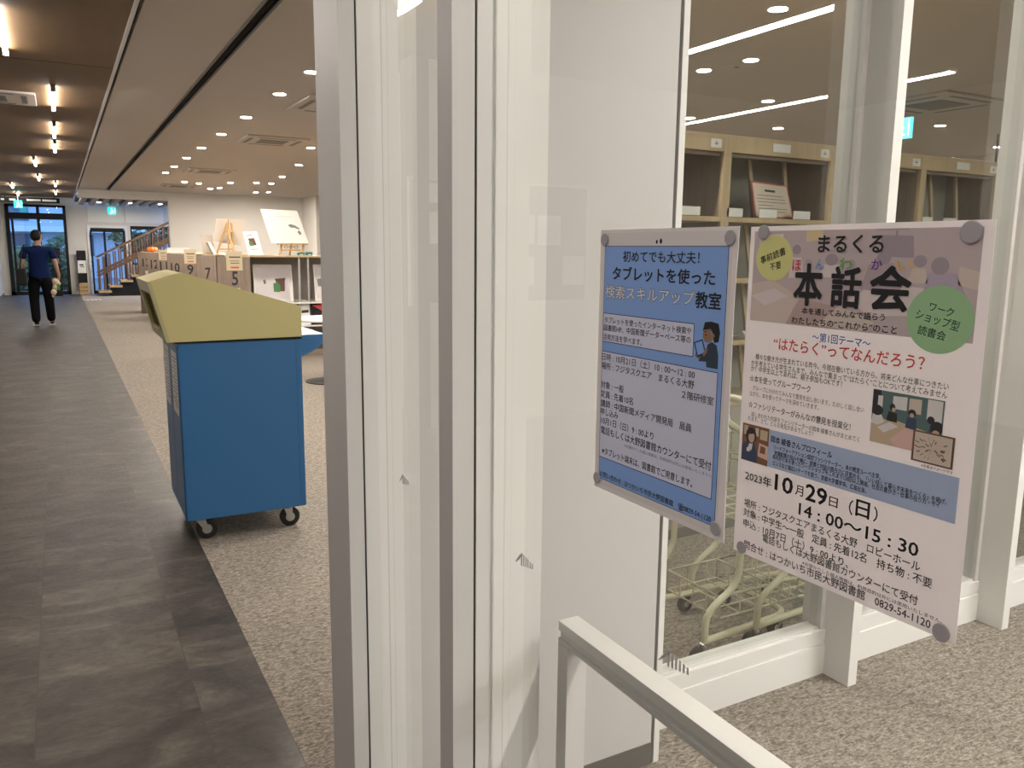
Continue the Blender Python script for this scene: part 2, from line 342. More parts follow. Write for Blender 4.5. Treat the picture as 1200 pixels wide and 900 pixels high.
mb.build('window_frame', None, w4); MB().use('glassd').box(2.06, 2.6, FY+.03, FY+.04, .95, 2.0).box(2.64, 3.26, FY+.03, FY+.04, .95, 2.0).build('window_pane', None, w4)

# white wall and window wall of the vestibule
YW, YG = 1.655, 1.80
struct(B('wall_vestibule', 'wallw', (.633, 1.385, YW, YW+.19, 0, HC+.05)))
struct(B('baseboard_vestibule', 'grey', (.633, 1.384, YW-.004, YW, 0, .067)))
struct(MB().use('gasket').box(1.385, 1.394, YW+.012, YW+.19, 0, HC).use('framel').box(1.394, 1.413, YW-.003, YW+.19, 0, HC).build('trim_jamb'))
fins = [2.24, 3.133, 4.03, 4.93, 5.83]
def fin(x): return MB().use('framel').box(x, x+.042, YG-.005, YG+.075, 0, HC).box(x, x+.042, 1.667, YG-.009, 0, HC).use('gasket').box(x+.003, x+.039, YG-.009, YG-.005, 0, HC)
for k, x in enumerate(fins): struct(fin(x).build('trim_mullion'))
edges = [1.413] + fins
for k in range(5):
    x0 = edges[k] + (.042 if k else 0); x1 = edges[k+1]
    wn = sroot('window_%d' % (k+5), ((x0+x1)/2, YG, 0))
    MB().use('framel').box(x0, x1, 1.770, 1.86, 0, .110).box(x0, x1, 1.777, 1.85, .110, .126).box(x0, x1, 1.773, 1.85, .126, .164).build('window_sill', None, wn)
    g = .02
    MB().use('frame').box(x0, x0+g, YG-.02, YG+.03, .164, HC).box(x1-g, x1, YG-.02, YG+.03, .164, HC).box(x0+g, x1-g, YG-.012, YG+.03, .164, .170).build('window_frame', None, wn)
    pane = MB().use('glassw').box(x0+g, x1-g, YG-.004, YG+.004, .170, HC).build('window_pane', None, wn); pane.data.materials.append(MT['glassback'])
    for f in pane.data.polygons: f.material_index = 0 if f.normal.y < -.5 else 1
struct(B('wall_vestibule_right', 'wall', (5.872, 12, 1.66, 1.85, 0, HC)))

# ---------------------------------------------------------------- glass partition along the corridor
GX = .536
def mullion(x0, x1, y0, y1):
    mb = MB().use('frame').box(x0, .509, y0, y1, 0, HC); mb.use('gasket').box(.509, .513, y0+.003, y1-.003, 0, HC)
    return mb.use('framel').box(.513, x1, y0, y1, 0, HC)
struct(mullion(.477, .632, 1.533, 1.687).build('trim_partition_post'))
struct(mullion(.475, .627, 1.029, 1.077).build('trim_partition_post'))
struct(mullion(.475, .627, -.42, -.372).build('trim_partition_post'))
struct(mullion(.475, .627, -1.9, -1.85).build('trim_partition_post'))
for k, (y0, y1) in enumerate(((1.077, 1.533), (-.372, 1.029), (-1.85, -.42))):
    wn = sroot('window_%d' % (k+1), (GX, (y0+y1)/2, 0))
    pane = MB().use('glass').box(GX, GX+.006, y0, y1, .1, HC-.03).build('window_pane', None, wn); pane.data.materials.append(MT['glassback'])
    for f in pane.data.polygons: f.material_index = 0 if f.normal.x < -.5 else 1      # one mirror image per pane
    MB().use('frame').box(.5, .6, y0, y1, 0, .1).box(.5, .6, y0, y1, HC-.03, HC).build('window_frame', None, wn)

T1 = [
    ('初めてでも大丈夫！', 0.7182, 0.5970, 1.4451, 0.0111, 'k', 1),
    ('タブレットを使った', 0.7362, 0.5743, 1.4265, 0.0135, 'k', 1.4),
    ('検索スキルアップ', 0.7486, 0.6015, 1.4059, 0.0133, 'w', 1),
    ('教室', 0.6001, 0.5650, 1.4050, 0.0147, 'k', 1.6),
    ('タブレットを使ったインターネット検索や', 0.7493, 0.6037, 1.3743, 0.0067, 'k', 0.6),
    ('図書館HP、中国新聞データーベース等の', 0.7501, 0.6038, 1.3655, 0.0068, 'k', 0.6),
    ('活用方法を学べます。', 0.7508, 0.6802, 1.3551, 0.0068, 'k', 0.6),
    ('日時 : 10月21日（土）10 : 00～12 : 00', 0.7520, 0.5959, 1.3322, 0.0078, 'k', 0.8),
    ('場所 : フジタスクエア　まるくる大野', 0.7524, 0.5962, 1.3220, 0.0078, 'k', 0.8),
    ('２階研修室', 0.6134, 0.5683, 1.3104, 0.0077, 'k', 0.8),
    ('対象 : 一般', 0.7522, 0.7093, 1.3001, 0.0079, 'k', 0.8),
    ('定員 : 先着10名', 0.7522, 0.6920, 1.2894, 0.0079, 'k', 0.8),
    ('講師 : 中国新聞メディア開発局　局員', 0.7516, 0.5971, 1.2784, 0.0080, 'k', 0.8),
    ('申し込み', 0.7512, 0.7182, 1.2689, 0.0079, 'k', 0.8),
    ('10月1日（日）9 : 00より', 0.7501, 0.6550, 1.2585, 0.0080, 'k', 0.8),
    ('電話もしくは大野図書館カウンターにて受付', 0.7501, 0.5668, 1.2471, 0.0086, 'k', 0.9),
    ('※お預かりした個人情報は、利用目的以外には使用いたしません。', 0.7047, 0.5636, 1.2380, 0.0035, 'g', 0),
    ('※タブレット端末は、図書館でご用意します。', 0.7468, 0.5923, 1.2233, 0.0080, 'k', 0.7),
    ('お問い合わせ : はつかいち市民大野図書館　☎0829-54-1120', 0.7498, 0.5637, 1.1951, 0.0066, 'k', 0.6),
]
T2 = [
    ('まるくる', 0.4585, 0.3983, 1.4578, 0.0135, 'k', 1.4),
    ('ほ', 0.4833, 0.4744, 1.4406, 0.0099, 'r', 0.8),
    ('ん', 0.4596, 0.4512, 1.4417, 0.0081, 'b', 0.8),
    ('わ', 0.4370, 0.4251, 1.4426, 0.0092, 'gr', 0.8),
    ('か', 0.4077, 0.3985, 1.4426, 0.0083, 'p', 0.8),
    ('い', 0.3865, 0.3728, 1.4426, 0.0074, 'y', 0.8),
    ('本', 0.4805, 0.4511, 1.4244, 0.0310, 'k', 2.4),
    ('話', 0.4432, 0.4148, 1.4237, 0.0289, 'k', 2.4),
    ('会', 0.4077, 0.3729, 1.4246, 0.0301, 'k', 2.4),
    ('本を通してみんなで語らう', 0.4704, 0.3922, 1.4037, 0.0052, 'k', 0.8),
    ('わたしたちの“これから”のこと', 0.4805, 0.3815, 1.3952, 0.0058, 'k', 0.8),
    ('～第1回テーマ～', 0.4577, 0.4029, 1.3830, 0.0070, 'b2', 0.8),
    ('“はたらく”ってなんだろう？', 0.4982, 0.3573, 1.3735, 0.0103, 'r', 0.9),
    ('様々な働き方が生まれている昨今。今現在働いている方から、将来どんな仕事につきたい', 0.5182, 0.3378, 1.3597, 0.0049, 'k', 0.5),
    ('かを考えている学生さんまで。みんなで集まって“はたらく”ことについて考えてみません', 0.5228, 0.3382, 1.3537, 0.0050, 'k', 0.5),
    ('か？中学生以上であれば、親子参加もOKです！', 0.5229, 0.4256, 1.3486, 0.0050, 'k', 0.5),
    ('☆本を使ってグループワーク', 0.5236, 0.4557, 1.3396, 0.0057, 'k', 0.7),
    ('グループに分かれてみんなで意見を出し合います。たのしく話し合い', 0.5193, 0.4036, 1.3315, 0.0042, 'g2', 0.2),
    ('ながら、本を使ってテーマを深めていきます。', 0.5225, 0.4462, 1.3260, 0.0043, 'g2', 0.2),
    ('☆ファシリテーターがみんなの意見を授業化！', 0.5231, 0.4146, 1.3159, 0.0058, 'k', 0.7),
    ('話し合われた内容をファシリテーターの岡本 綾香さんがまとめてく', 0.5191, 0.4056, 1.3077, 0.0042, 'g2', 0.2),
    ('れます。さて、どんな発見があるでしょう？', 0.5228, 0.4496, 1.3033, 0.0043, 'g2', 0.2),
    ('※写真はイメージです', 0.3526, 0.3287, 1.3001, 0.0022, 'k', 0.2),
    ('岡本 綾香さんプロフィール', 0.4945, 0.4297, 1.2898, 0.0057, 'k', 0.7),
    ('リードフォーアクション認定ファシリテーター。本の教室ルーペ主宰。', 0.4909, 0.3845, 1.2832, 0.0040, 'k', 0.3),
    ('就職転職の悩みを機に、読書と対話の面白さに目覚める。「いい話して暮らす未来をつくる」を掲げ、', 0.4897, 0.3310, 1.2784, 0.0040, 'k', 0.3),
    ('県内外で本を使ったワークショップをこれまで120回以上開催。社会の豊かさ・仕事の在り方・サイ', 0.4914, 0.3358, 1.2745, 0.0040, 'k', 0.3),
    ('エンスなど幅広いテーマを扱う。京都大学農学卒。広島出身。', 0.4910, 0.3958, 1.2691, 0.0040, 'k', 0.3),
    ('2023年', 0.5221, 0.4909, 1.2503, 0.0083, 'k', 0.9),
    ('10', 0.4871, 0.4669, 1.2534, 0.0174, 'k', 1.6),
    ('月', 0.4642, 0.4558, 1.2521, 0.0088, 'k', 0.9),
    ('29', 0.4533, 0.4314, 1.2536, 0.0174, 'k', 1.6),
    ('日', 0.4293, 0.4208, 1.2519, 0.0084, 'k', 0.9),
    ('（', 0.4102, 0.4064, 1.2521, 0.0110, 'k', 0.9),
    ('日', 0.4039, 0.3912, 1.2540, 0.0136, 'k', 1.6),
    ('）', 0.3877, 0.3841, 1.2529, 0.0107, 'k', 0.9),
    ('14 : 00～15 : 30', 0.4592, 0.3484, 1.2369, 0.0125, 'k', 1.3),
    ('場所 : フジタスクエアまるくる大野　ロビーホール', 0.5215, 0.3459, 1.2248, 0.0071, 'k', 0.9),
    ('対象 : 中学生～一般　定員 : 先着12名　持ち物 : 不要', 0.5217, 0.3357, 1.2157, 0.0072, 'k', 0.9),
    ('申込 : 10月7日（土）9 : 00より、', 0.5211, 0.4064, 1.2056, 0.0072, 'k', 0.9),
    ('電話もしくは大野図書館カウンターにて受付', 0.4971, 0.3452, 1.1987, 0.0071, 'k', 0.9),
    ('※お預かりした個人情報は、利用目的以外には使用いたしません。', 0.4516, 0.3253, 1.1912, 0.0031, 'k', 0.3),
    ('問合せ : はつかいち市民大野図書館　0829-54-1120', 0.5186, 0.3338, 1.1854, 0.0076, 'k', 0.9),
]

# ---------------------------------------------------------------- guard rail behind the glass
g = thing('guard_rail', (.677, .55, 0), 'white metal guard rail bar with square end post, behind the glass below the posters', 'railing')
MB().use('framel').box(.6595, .696, -.35, 1.026, .851, .867).use('frame').box(.664, .691, -.35, 1.026, .838, .851).box(.6595, .696, -.35, 1.026, .831, .838).build('top_rail', None, g)
for y in (1.012, -.345): B('end_post', 'frame', (.6595, .696, y-.014, y+.014, 0, .83), g)
for y in (1.012, -.345): B('foot_plate', 'frame', (.65, .706, y-.03, y+.03, .001, .008), g)

# ---------------------------------------------------------------- posters on the glass
def layer(d): return lambda a, z: (GX-.0006-d*.00018, a, z)
def sheet(mb, m, pts, d, th=.00012):
    x = GX-.0006-d*.00018; n = len(pts)
    vs = [(x, a, z) for a, z in pts] + [(x+th, a, z) for a, z in pts]
    mb.use(m).add(vs, [tuple(range(n)), tuple(range(2*n-1, n-1, -1))] + [(i, (i+1) % n, (i+1) % n+n, i+n) for i in range(n)])
    return mb
def rect(a0, a1, z0, z1): return [(a0, z0), (a0, z1), (a1, z1), (a1, z0)]
def ell(a, z, ra, rz, n=40, rot=0):
    return [(a+ra*math.cos(t)*math.cos(rot)-rz*math.sin(t)*math.sin(rot), z+ra*math.cos(t)*math.sin(rot)+rz*math.sin(t)*math.cos(rot)) for t in (2*PI*k/n for k in range(n))]
INK = dict(k='ink', w='inkw', g='inkg', g2='inkg2', r='ired', b='iblue', gr='igreen', p='ipurple', y='iyel', b2='iblue2', dg='inkdg')
def lettering(name, parent, lines, d=3, label=None):
    mb = MB()
    for s, a0, a1, z, h, c, b in lines:
        if c == 'w':
            mb.use('ink'); text_fit(mb, s, 2.2, a0+.0003, a1-.0003, z, h*1.03, layer(d-.5))
            mb.use('inkw'); text_fit(mb, s, .7, a0, a1, z, h, layer(d)); continue
        mb.use(INK[c]); text_fit(mb, s, b, a0, a1, z, h, layer(d))
    o = mb.build(name, None, parent)
    if label: o['label'] = label
    return o
def dots(parent, cs):
    for a, z, r in cs:
        MB().use('dot').lathe((GX-.0006-.0012, a, z), [(r, 0), (r, -.0006), (r*.9, -.0011)], 'x', 28).build('adhesive_dot', None, parent)
p1 = thing('poster', (GX-.001, .654, 1.177), 'blue laminated tablet search class poster with a drawn person, taped to the glass', 'poster', 'posters taped to the glass')
mb = MB(); sheet(mb, 'film', [(.761, 1.1772), (.7612, 1.474), (.547, 1.474), (.549, 1.40), (.5478, 1.29), (.5455, 1.1768)], 0, .0004); mb.build('laminate_sheet', None, p1)
mb = MB(); sheet(mb, 'filmin', [(.7575, 1.182), (.757, 1.4705), (.5545, 1.4705), (.555, 1.182)], 1); mb.build('paper', None, p1)
mb = MB(); sheet(mb, 'navy', rect(.7525, .5585, 1.189, 1.4565), 1.6); sheet(mb, 'pblue', rect(.7518, .5592, 1.1897, 1.4558), 2); mb.build('blue_panel', None, p1)
for z0, z1, a0, a1 in ((1.3494, 1.3822, .752, .600), (1.2148, 1.339, .7526, .5645)):
    mb = MB(); sheet(mb, 'navy', rect(a0, a1, z0, z1), 2.4); sheet(mb, 'plav', rect(a0-.0008, a1+.0008, z0+.0008, z1-.0008), 2.8); mb.build('text_box', None, p1)
lettering('headline_lettering', p1, [L for L in T1 if L[3] > 1.40], 3.6, 'large dark and white outlined headline')
lettering('detail_lettering', p1, [L for L in T1 if L[3] <= 1.40], 3.6)
mb = MB()                                                     # drawn man holding a tablet
def A(*pts): return [(.6004 - u*.036, 1.342 + v*.044) for u, v in pts]
sheet(mb, 'slate', A((.55, 0), (.5, .32), (.56, .5), (.72, .56), (.9, .5), (.97, .3), (.98, 0)), 3)
sheet(mb, 'ink', A((.35, .78), (.42, .97), (.66, 1.0), (.93, .97), (1.0, .78), (.96, .58), (.8, .55), (.7, .8)), 3)
sheet(mb, MT['skin'], A((.38, .8), (.36, .64), (.46, .54), (.66, .54), (.76, .64), (.82, .7), (.76, .76), (.7, .7), (.66, .84)), 3.5)
sheet(mb, MT['skin'], A((.12, .3), (.1, .2), (.26, .14), (.34, .24), (.28, .32)), 3.5)
sheet(mb, 'slate', A((.24, .1), (.52, .12), (.62, .3), (.54, .36), (.3, .22)), 3.3)
sheet(mb, 'navy', A((.02, .5), (.36, .6), (.52, .3), (.2, .18)), 4); sheet(mb, 'pblue', A((.08, .49), (.34, .56), (.46, .32), (.21, .23)), 4.5)
sheet(mb, MT['skin'], A((.38, .28), (.5, .42), (.58, .4), (.54, .3), (.44, .22)), 5)
sheet(mb, 'ink', A((.45, .7), (.5, .72), (.52, .7), (.48, .68)), 5); sheet(mb, 'ired', A((.44, .6), (.5, .6), (.48, .58)), 5); sheet(mb, 'ink', A((.42, .76), (.5, .79), (.51, .775), (.43, .745)), 5)
mb.build('drawn_figure', None, p1)
mb = MB(); sheet(mb, 'black', ell(.6558, 1.4612, .0018, .0026), 2); sheet(mb, 'black', ell(.6622, 1.4606, .0014, .002), 2); mb.build('punch_mark', None, p1)
dots(p1, ((.7525, 1.4632, .0068), (.557, 1.4638, .0068), (.7548, 1.1885, .0066), (.5562, 1.1886, .0068)))

p2 = thing('poster', (GX-.001, .4245, 1.175), 'white book discussion poster with green and yellow circles, taped to the glass nearest the camera', 'poster', 'posters taped to the glass')
mb = MB(); sheet(mb, 'paper', [(.5326, 1.1755), (.533, 1.473), (.3172, 1.4735), (.316, 1.33), (.3147, 1.1785)], 0, .0003); mb.build('paper', None, p2)
mb = MB()                                                     # faded group photograph behind the heading
def fm(n, rgb): MT[n] = mat(n, rgb, .55)
fm('h0', (0.575, 0.481, 0.5)); fm('h1', (0.463, 0.375, 0.413)); fm('h2', (0.675, 0.575, 0.525)); fm('h3', (0.388, 0.331, 0.375)); fm('h4', (0.75, 0.663, 0.663)); fm('h5', (0.75, 0.625, 0.375)); fm('h6', (0.475, 0.413, 0.525)); fm('h7', (0.512, 0.388, 0.375))
HA, HB, HZ0, HZ1 = .528, .3245, 1.3912, 1.469
def H(*pts): return [(HA+(HB-HA)*u, HZ0+(HZ1-HZ0)*v) for u, v in pts]
def HE(u, v, ru, rv): return [(HA+(HB-HA)*(u+ru*math.cos(t)), HZ0+(HZ1-HZ0)*(v+rv*math.sin(t))) for t in (2*PI*k/18 for k in range(18))]
sheet(mb, 'h0', H((0, 0), (0, 1), (1, 1), (1, 0)), 1)
sheet(mb, 'h2', H((0, 0), (0, .42), (.12, .47), (.26, .3), (.2, 0)), 1.5); sheet(mb, 'h4', H((.5, .3), (.62, .5), (.95, .42), (.88, .22), (.6, .16)), 1.5)
sheet(mb, 'h7', H((.2, 0), (.27, .3), (.5, .2), (.48, 0)), 1.5); sheet(mb, 'h2', H((.36, .02), (.46, .24), (.62, .1), (.56, 0)), 1.7); sheet(mb, 'h4', H((0, .28), (.13, .38), (.2, .3), (.08, .18)), 1.8)
sheet(mb, 'h5', H((.28, .88), (.28, 1), (.36, 1), (.36, .9)), 1.5); sheet(mb, 'h3', H((.63, .74), (.62, .94), (.75, .93), (.76, .73)), 1.6); sheet(mb, 'h3', H((.68, .93), (.68, .98), (.69, .98), (.69, .93)), 1.6)
sheet(mb, 'h4', H((.03, .62), (.03, .95), (.16, .97), (.16, .66)), 1.4); sheet(mb, 'h7', H((.09, .66), (.09, .93), (.105, .93), (.105, .66)), 1.5); sheet(mb, 'h1', H((.6, .985), (.6, 1), (.73, 1), (.73, .985)), 1.6)
for u, v, ru, rv, m_ in ((.235, .8, .022, .05, 'h3'), (.3, .66, .018, .04, 'h1'), (.41, .7, .03, .06, 'h3'), (.64, .72, .03, .06, 'h3'), (.785, .7, .025, .055, 'h3'), (.86, .66, .032, .08, 'h3'), (.5, .66, .02, .045, 'h1')): sheet(mb, m_, HE(u, v, ru, rv), 1.9)
for pts, m_ in ((((.2, .5), (.21, .72), (.26, .72), (.28, .5)), 'h4'), (((.36, .52), (.37, .65), (.45, .65), (.46, .52)), 'h4'), (((.55, .42), (.58, .66), (.68, .68), (.73, .48), (.7, .38)), 'h1'), (((.8, .34), (.82, .6), (.92, .6), (.97, .36), (.9, .24)), 'h6'), (((.74, .5), (.76, .64), (.81, .63), (.82, .5)), 'h2'), (((.93, .5), (.93, .66), (1, .62), (1, .46)), 'h2')): sheet(mb, m_, H(*pts), 1.8)
mb.build('faded_photo', None, p2)
mb = MB(); sheet(mb, 'yel', ell(.5042, 1.446, .0203, .0192), 2.5); t = mb.use('ink')
def rot_place(a, z, ang, d): return lambda u, v: (GX-.0006-d*.00018, a - (u*math.cos(ang)-v*math.sin(ang)), z + u*math.sin(ang)+v*math.cos(ang))
text_fit(mb, '事前読書', .6, -.0142, .0142, 0, .0062, rot_place(.5056, 1.4480, R(18), 3.5)); text_fit(mb, '不要', .6, -.006, .006, 0, .006, rot_place(.5018, 1.4395, R(12), 3.5))
mb.build('yellow_circle', None, p2)
mb = MB(); sheet(mb, 'grn', ell(.3497, 1.4054, .0252, .0238), 2.5); mb.use('inkdg')
text_fit(mb, 'ワーク', .5, -.0092, .0092, 0, .0062, rot_place(.3487, 1.4125, R(-12), 3.5)); text_fit(mb, 'ショップ型', .5, -.0168, .0168, 0, .0068, rot_place(.351, 1.405, R(-12), 3.5)); text_fit(mb, '読書会', .5, -.0108, .0108, 0, .0062, rot_place(.3543, 1.3957, R(-9), 3.5))
mb.build('green_circle', None, p2)
def photo(name, a0, a1, z0, z1, shapes, base, d=2):
    mb = MB(); sheet(mb, base, rect(a0, a1, z0, z1), d)
    for k, (m_, pts) in enumerate(shapes):
        pts = [(max(0, min(1, u)), max(0, min(1, v))) for u, v in pts]
        sheet(mb, m_, [(a0+(a1-a0)*u, z0+(z1-z0)*v) for u, v in pts], d+.25+.06*k)
    return mb.build(name, None, p2)
fm('f_tan', (0.625, 0.5, 0.35)); fm('f_teal', (0.112, 0.188, 0.188)); fm('f_dark', (0.0375, 0.0375, 0.0438)); fm('f_white', (0.775, 0.75, 0.75)); fm('f_skin', (0.625, 0.425, 0.325)); fm('f_denim', (0.0625, 0.0875, 0.15)); fm('f_wood', (0.25, 0.125, 0.0688)); fm('f_pink', (0.775, 0.525, 0.475)); fm('f_sheet', (0.688, 0.587, 0.5))
def E_(u, v, ru, rv): return [(u+ru*math.cos(t), v+rv*math.sin(t)) for t in (2*PI*k/14 for k in range(14))]
photo('workshop_photo', .397, .3395, 1.3088, 1.3493, [
    ('f_dark', [(0, .55), (0, 1), (.12, 1), (.12, .5)]), ('f_white', [(.08, .62), (.08, .9), (.15, .9), (.15, .62)]), ('f_white', [(.3, .7), (.3, .93), (.5, .95), (.5, .7)]), ('f_sheet', [(.53, .68), (.53, .94), (.7, .95), (.7, .68)]), ('f_white', [(.78, .62), (.78, .98), (.98, .98), (.98, .6)]),
    ('f_tan', [(0, 0), (0, .42), (.3, .5), (1, .36), (1, 0)]), ('f_white', [(.1, .3), (.28, .44), (.4, .38), (.2, .22)]), ('f_pink', [(.3, .12), (.5, .4), (.75, .34), (.6, 0), (.38, 0)]), ('f_white', [(.5, .46), (.56, .5), (.62, .46), (.58, .42)]),
    ('f_white', [(0, .36), (.02, .55), (.14, .56), (.2, .42), (.1, .34)]), ('f_dark', E_(.08, .62, .09, .1)), ('f_dark', [(.22, .46), (.25, .64), (.37, .62), (.38, .45)]), ('f_dark', E_(.3, .72, .04, .07)), ('f_skin', E_(.32, .68, .025, .04)),
    ('f_denim', [(.5, .4), (.52, .6), (.64, .6), (.66, .38)]), ('f_dark', E_(.58, .68, .055, .07)), ('f_skin', E_(.58, .64, .03, .04)), ('f_denim', [(.8, .3), (.84, .52), (.98, .5), (1, .2), (.86, .2)]), ('f_dark', E_(.84, .62, .05, .07)), ('f_dark', E_(.93, .5, .09, .12)), ('f_skin', E_(.92, .4, .05, .06))], 'f_teal')
fig = [('f_dark', [(.03, .03), (.03, .97), (.97, .97), (.97, .03)]), ('f_sheet', [(.05, .05), (.05, .95), (.95, .95), (.95, .05)])]
rnd = random.Random(3)
for k in range(46):
    an = rnd.uniform(0, 2*PI); r = rnd.uniform(.1, .42); u, v = .5+r*math.cos(an), .5+r*math.sin(an)*.9; du, dv = .05*math.cos(an), .045*math.sin(an)
    fig.append((('f_dark', 'f_wood', 'f_teal', 'f_pink')[k % 4 if k % 5 else 0], [(u-du, v-dv), (u-du-dv*.2, v-dv+.03), (u+du-dv*.2, v+dv+.03), (u+du, v+dv)]))
photo('sketchnote_photo', .3611, .3292, 1.3023, 1.3251, fig, 'f_wood', 5)
photo('portrait_photo', .529, .4975, 1.264, 1.298, [('f_tan', [(.06, .7), (.06, .95), (.2, .95), (.2, .7)]), ('f_sheet', [(.5, .72), (.5, .94), (.62, .94), (.62, .72)]), ('f_tan', [(.68, .66), (.68, .92), (.95, .92), (.95, .66)]), ('f_pink', [(.62, .2), (.66, .56), (1, .52), (1, .16)]), ('f_wood', [(.7, .3), (.72, .5), (.9, .48), (.9, .3)]),
    ('f_denim', [(0, 0), (.02, .4), (.2, .55), (.48, .5), (.62, .2), (.6, 0)]), ('f_white', [(.24, .36), (.3, .52), (.42, .5), (.38, .3)]), ('f_dark', E_(.34, .7, .2, .22)), ('f_skin', E_(.36, .66, .12, .15)), ('f_dark', [(.22, .72), (.3, .88), (.5, .8), (.4, .76)]), ('f_white', [(.2, .26), (.2, .36), (.32, .36), (.32, .26)])], 'f_wood')
mb = MB(); sheet(mb, 'pale', rect(.4973, .3238, 1.2645, 1.2978), 1.8); mb.build('blue_band', None, p2)
lettering('title_lettering', p2, [L for L in T2 if L[3] > 1.41 and L[4] > .009 or L[0] in 'ほんわかい'], 4.5, 'large black title with small rainbow characters')
lettering('theme_lettering', p2, [L for L in T2 if L[0] == '“はたらく”ってなんだろう？'], 4.5, 'red theme line')
lettering('detail_lettering', p2, [L for L in T2 if not (L[3] > 1.41 and L[4] > .009 or L[0] == '“はたらく”ってなんだろう？' or L[0] in 'ほんわかい')], 4.5)
dots(p2, ((.5167, 1.4682, .0062), (.3323, 1.4655, .0078), (.5212, 1.1813, .0058), (.3251, 1.1834, .0068)))

# glass-safety marks: a small barbed arrow of stripes on each pane
for k, (y, z, lab) in enumerate(((1.374, 1.026, 'small striped grey safety mark on the narrow pane by the end post'), (.923, 1.026, 'small striped grey safety mark on the glass left of the guard rail post'), (.608, 1.026, 'small striped grey safety mark on the glass above the guard rail bar'))):
    mb = MB().use('mark')
    def S(u, v): return (GX-.0012, y+.026-u*.052, z-.011+v*.022)
    def quad(*p): mb.add([S(*q) for q in p], [(0, 1, 2, 3)]); n = len(mb.v); mb.add([(x+.0003, a, b) for x, a, b in mb.v[n-4:n]], [(3, 2, 1, 0)])
    for i in range(4):
        u = .02+i*.075; quad((u, .1+i*.24), (u+.05, .1+i*.24), (u+.25, .5+i*.16), (u+.2, .55+i*.16)) if i < 3 else None
    for i in range(6):
        u = .32+i*.115; h_ = .42-.05*i; quad((u, .5-h_), (u+.06, .5-h_), (u+.06, .5+h_), (u, .5+h_))
    tag(mb.build('safety_mark', None, None, 0, (GX-.0012, y, z)), lab, 'glass mark', 'safety marks on the glass')

# ---------------------------------------------------------------- book return cart
c = thing('book_return_cart', (.75, 4.4, 0), 'tall blue book return cart with pale yellow slanted hood on casters, on the carpet', 'book return cart')
MB().use('blue').box(.461, 1.045, 4.10, 4.70, .12, 1.0).build('body', None, c, .004)
MB().use('blue').box(.4575, .4612, 4.11, 4.397, .14, .985).build('front_door', None, c); MB().use('blue').box(.4575, .4612, 4.403, 4.69, .14, .985).build('front_door', None, c)
MB().use('blue').box(1.02, 1.047, 4.0985, 4.1, .125, .995).build('side_seam', None, c)
# hood: profile in x-z, hollow towards the slot
pr = [(.35, 1.292), (.461, 1.327), (.50, 1.333), (1.042, 1.168), (1.05, 1.152), (1.05, 1.012), (.418, 1.008)]
mb = MB().use('cream')
def xq(z): return .35+(.418-.35)*(1.292-z)/(1.292-1.008)
mb.prism(pr, 'y', 4.09, 4.102); mb.prism(pr, 'y', 4.698, 4.71)                     # cheeks
mb.prism([(.461, 1.327), (.50, 1.333), (.50, 1.321), (.35, 1.28), (.35, 1.292)], 'y', 4.102, 4.698)
mb.prism([(.50, 1.333), (1.042, 1.168), (1.05, 1.152), (1.05, 1.012), (1.036, 1.012), (1.036, 1.15), (.50, 1.321)], 'y', 4.102, 4.698)
mb.prism([(.418, 1.008), (1.036, 1.012), (1.036, 1.03), (.42, 1.022)], 'y', 4.102, 4.698)
mb.prism([(.42, 1.03), (.62, 1.03), (.50, 1.3), (.49, 1.3), (.6, 1.04), (.42, 1.04)], 'y', 4.102, 4.698)
mb.build('hood', None, c)
mb = MB().use('creamd')                                                             # frame round the slot
def slab(y0, y1, z0, z1): mb.prism([(xq(z0)-.004, z0), (xq(z1)-.004, z1), (xq(z1)+.012, z1), (xq(z0)+.012, z0)], 'y', y0, y1)
slab(4.0885, 4.7115, 1.235, 1.292); slab(4.0885, 4.7115, 1.008, 1.055); slab(4.0885, 4.15, 1.055, 1.235); slab(4.65, 4.7115, 1.055, 1.235)
mb.build('slot_frame', None, c)
mb = MB().use('blue'); pts = [(1.045, 1.018), (1.172, 1.018), (1.172, .985), (1.14, .955), (1.10, .93), (1.045, .905)]
mb.prism(pts, 'y', 4.1, 4.106); mb.prism(pts, 'y', 4.694, 4.7); mb.box(1.045, 1.172, 4.106, 4.694, 1.012, 1.018); mb.box(1.166, 1.172, 4.106, 4.694, .985, 1.012)
mb.build('push_handle', None, c)
MB().use('black').box(.45, 1.05, 4.095, 4.705, 1.0, 1.009).build('rubber_gasket', None, c)
for x, y, a in ((.53, 4.17, .3), (.965, 4.17, -.35), (.53, 4.63, .2), (.965, 4.63, .5)):
    dx, dy = math.sin(a)*.03, 0
    ca = MB().use('steel').lathe((x, y, .108), [(.032, .012), (.032, 0), (.024, -.008)], 'z', 16)
    for s in (-1, 1): ca.prism([(x-.022, .104), (x+.022, .104), (x+.03+dx, .05), (x+.008+dx, .045)], 'y', y+s*.02-.0015, y+s*.02+.0015)
    ca = ca.build('caster', None, c)
    MB().use('rubber').lathe((x+.02+dx, y-.015, .0525), [(.04, 0), (.051, .004), (.051, .026), (.04, .03)], 'y', 28).use('steel').lathe((x+.02+dx, y-.018, .0525), [(.024, 0), (.024, .036)], 'y', 18).build('wheel', None, ca)
for y0, y1, lab in ((4.14, 4.34, 'white paper notice on the cart front, nearer the camera'), (4.47, 4.66, 'white paper notice on the cart front, farther from the camera')):
    n = thing('paper_notice', (.457, y0, .6), lab, 'notice', 'notices on the book return cart')
    MB().use('white').box(.4568, .4573, y0, y1, .64, .95).build('sheet', None, n)
    mb = MB().use('inkg2')
    for k in range(15): mb.box(.4565, .4568, y0+.02+.012*(k % 2), y1-.02-.03*(k % 3), .915-k*.017, .920-k*.017)
    mb.build('print_lines', None, n)['kind'] = 'stuff'

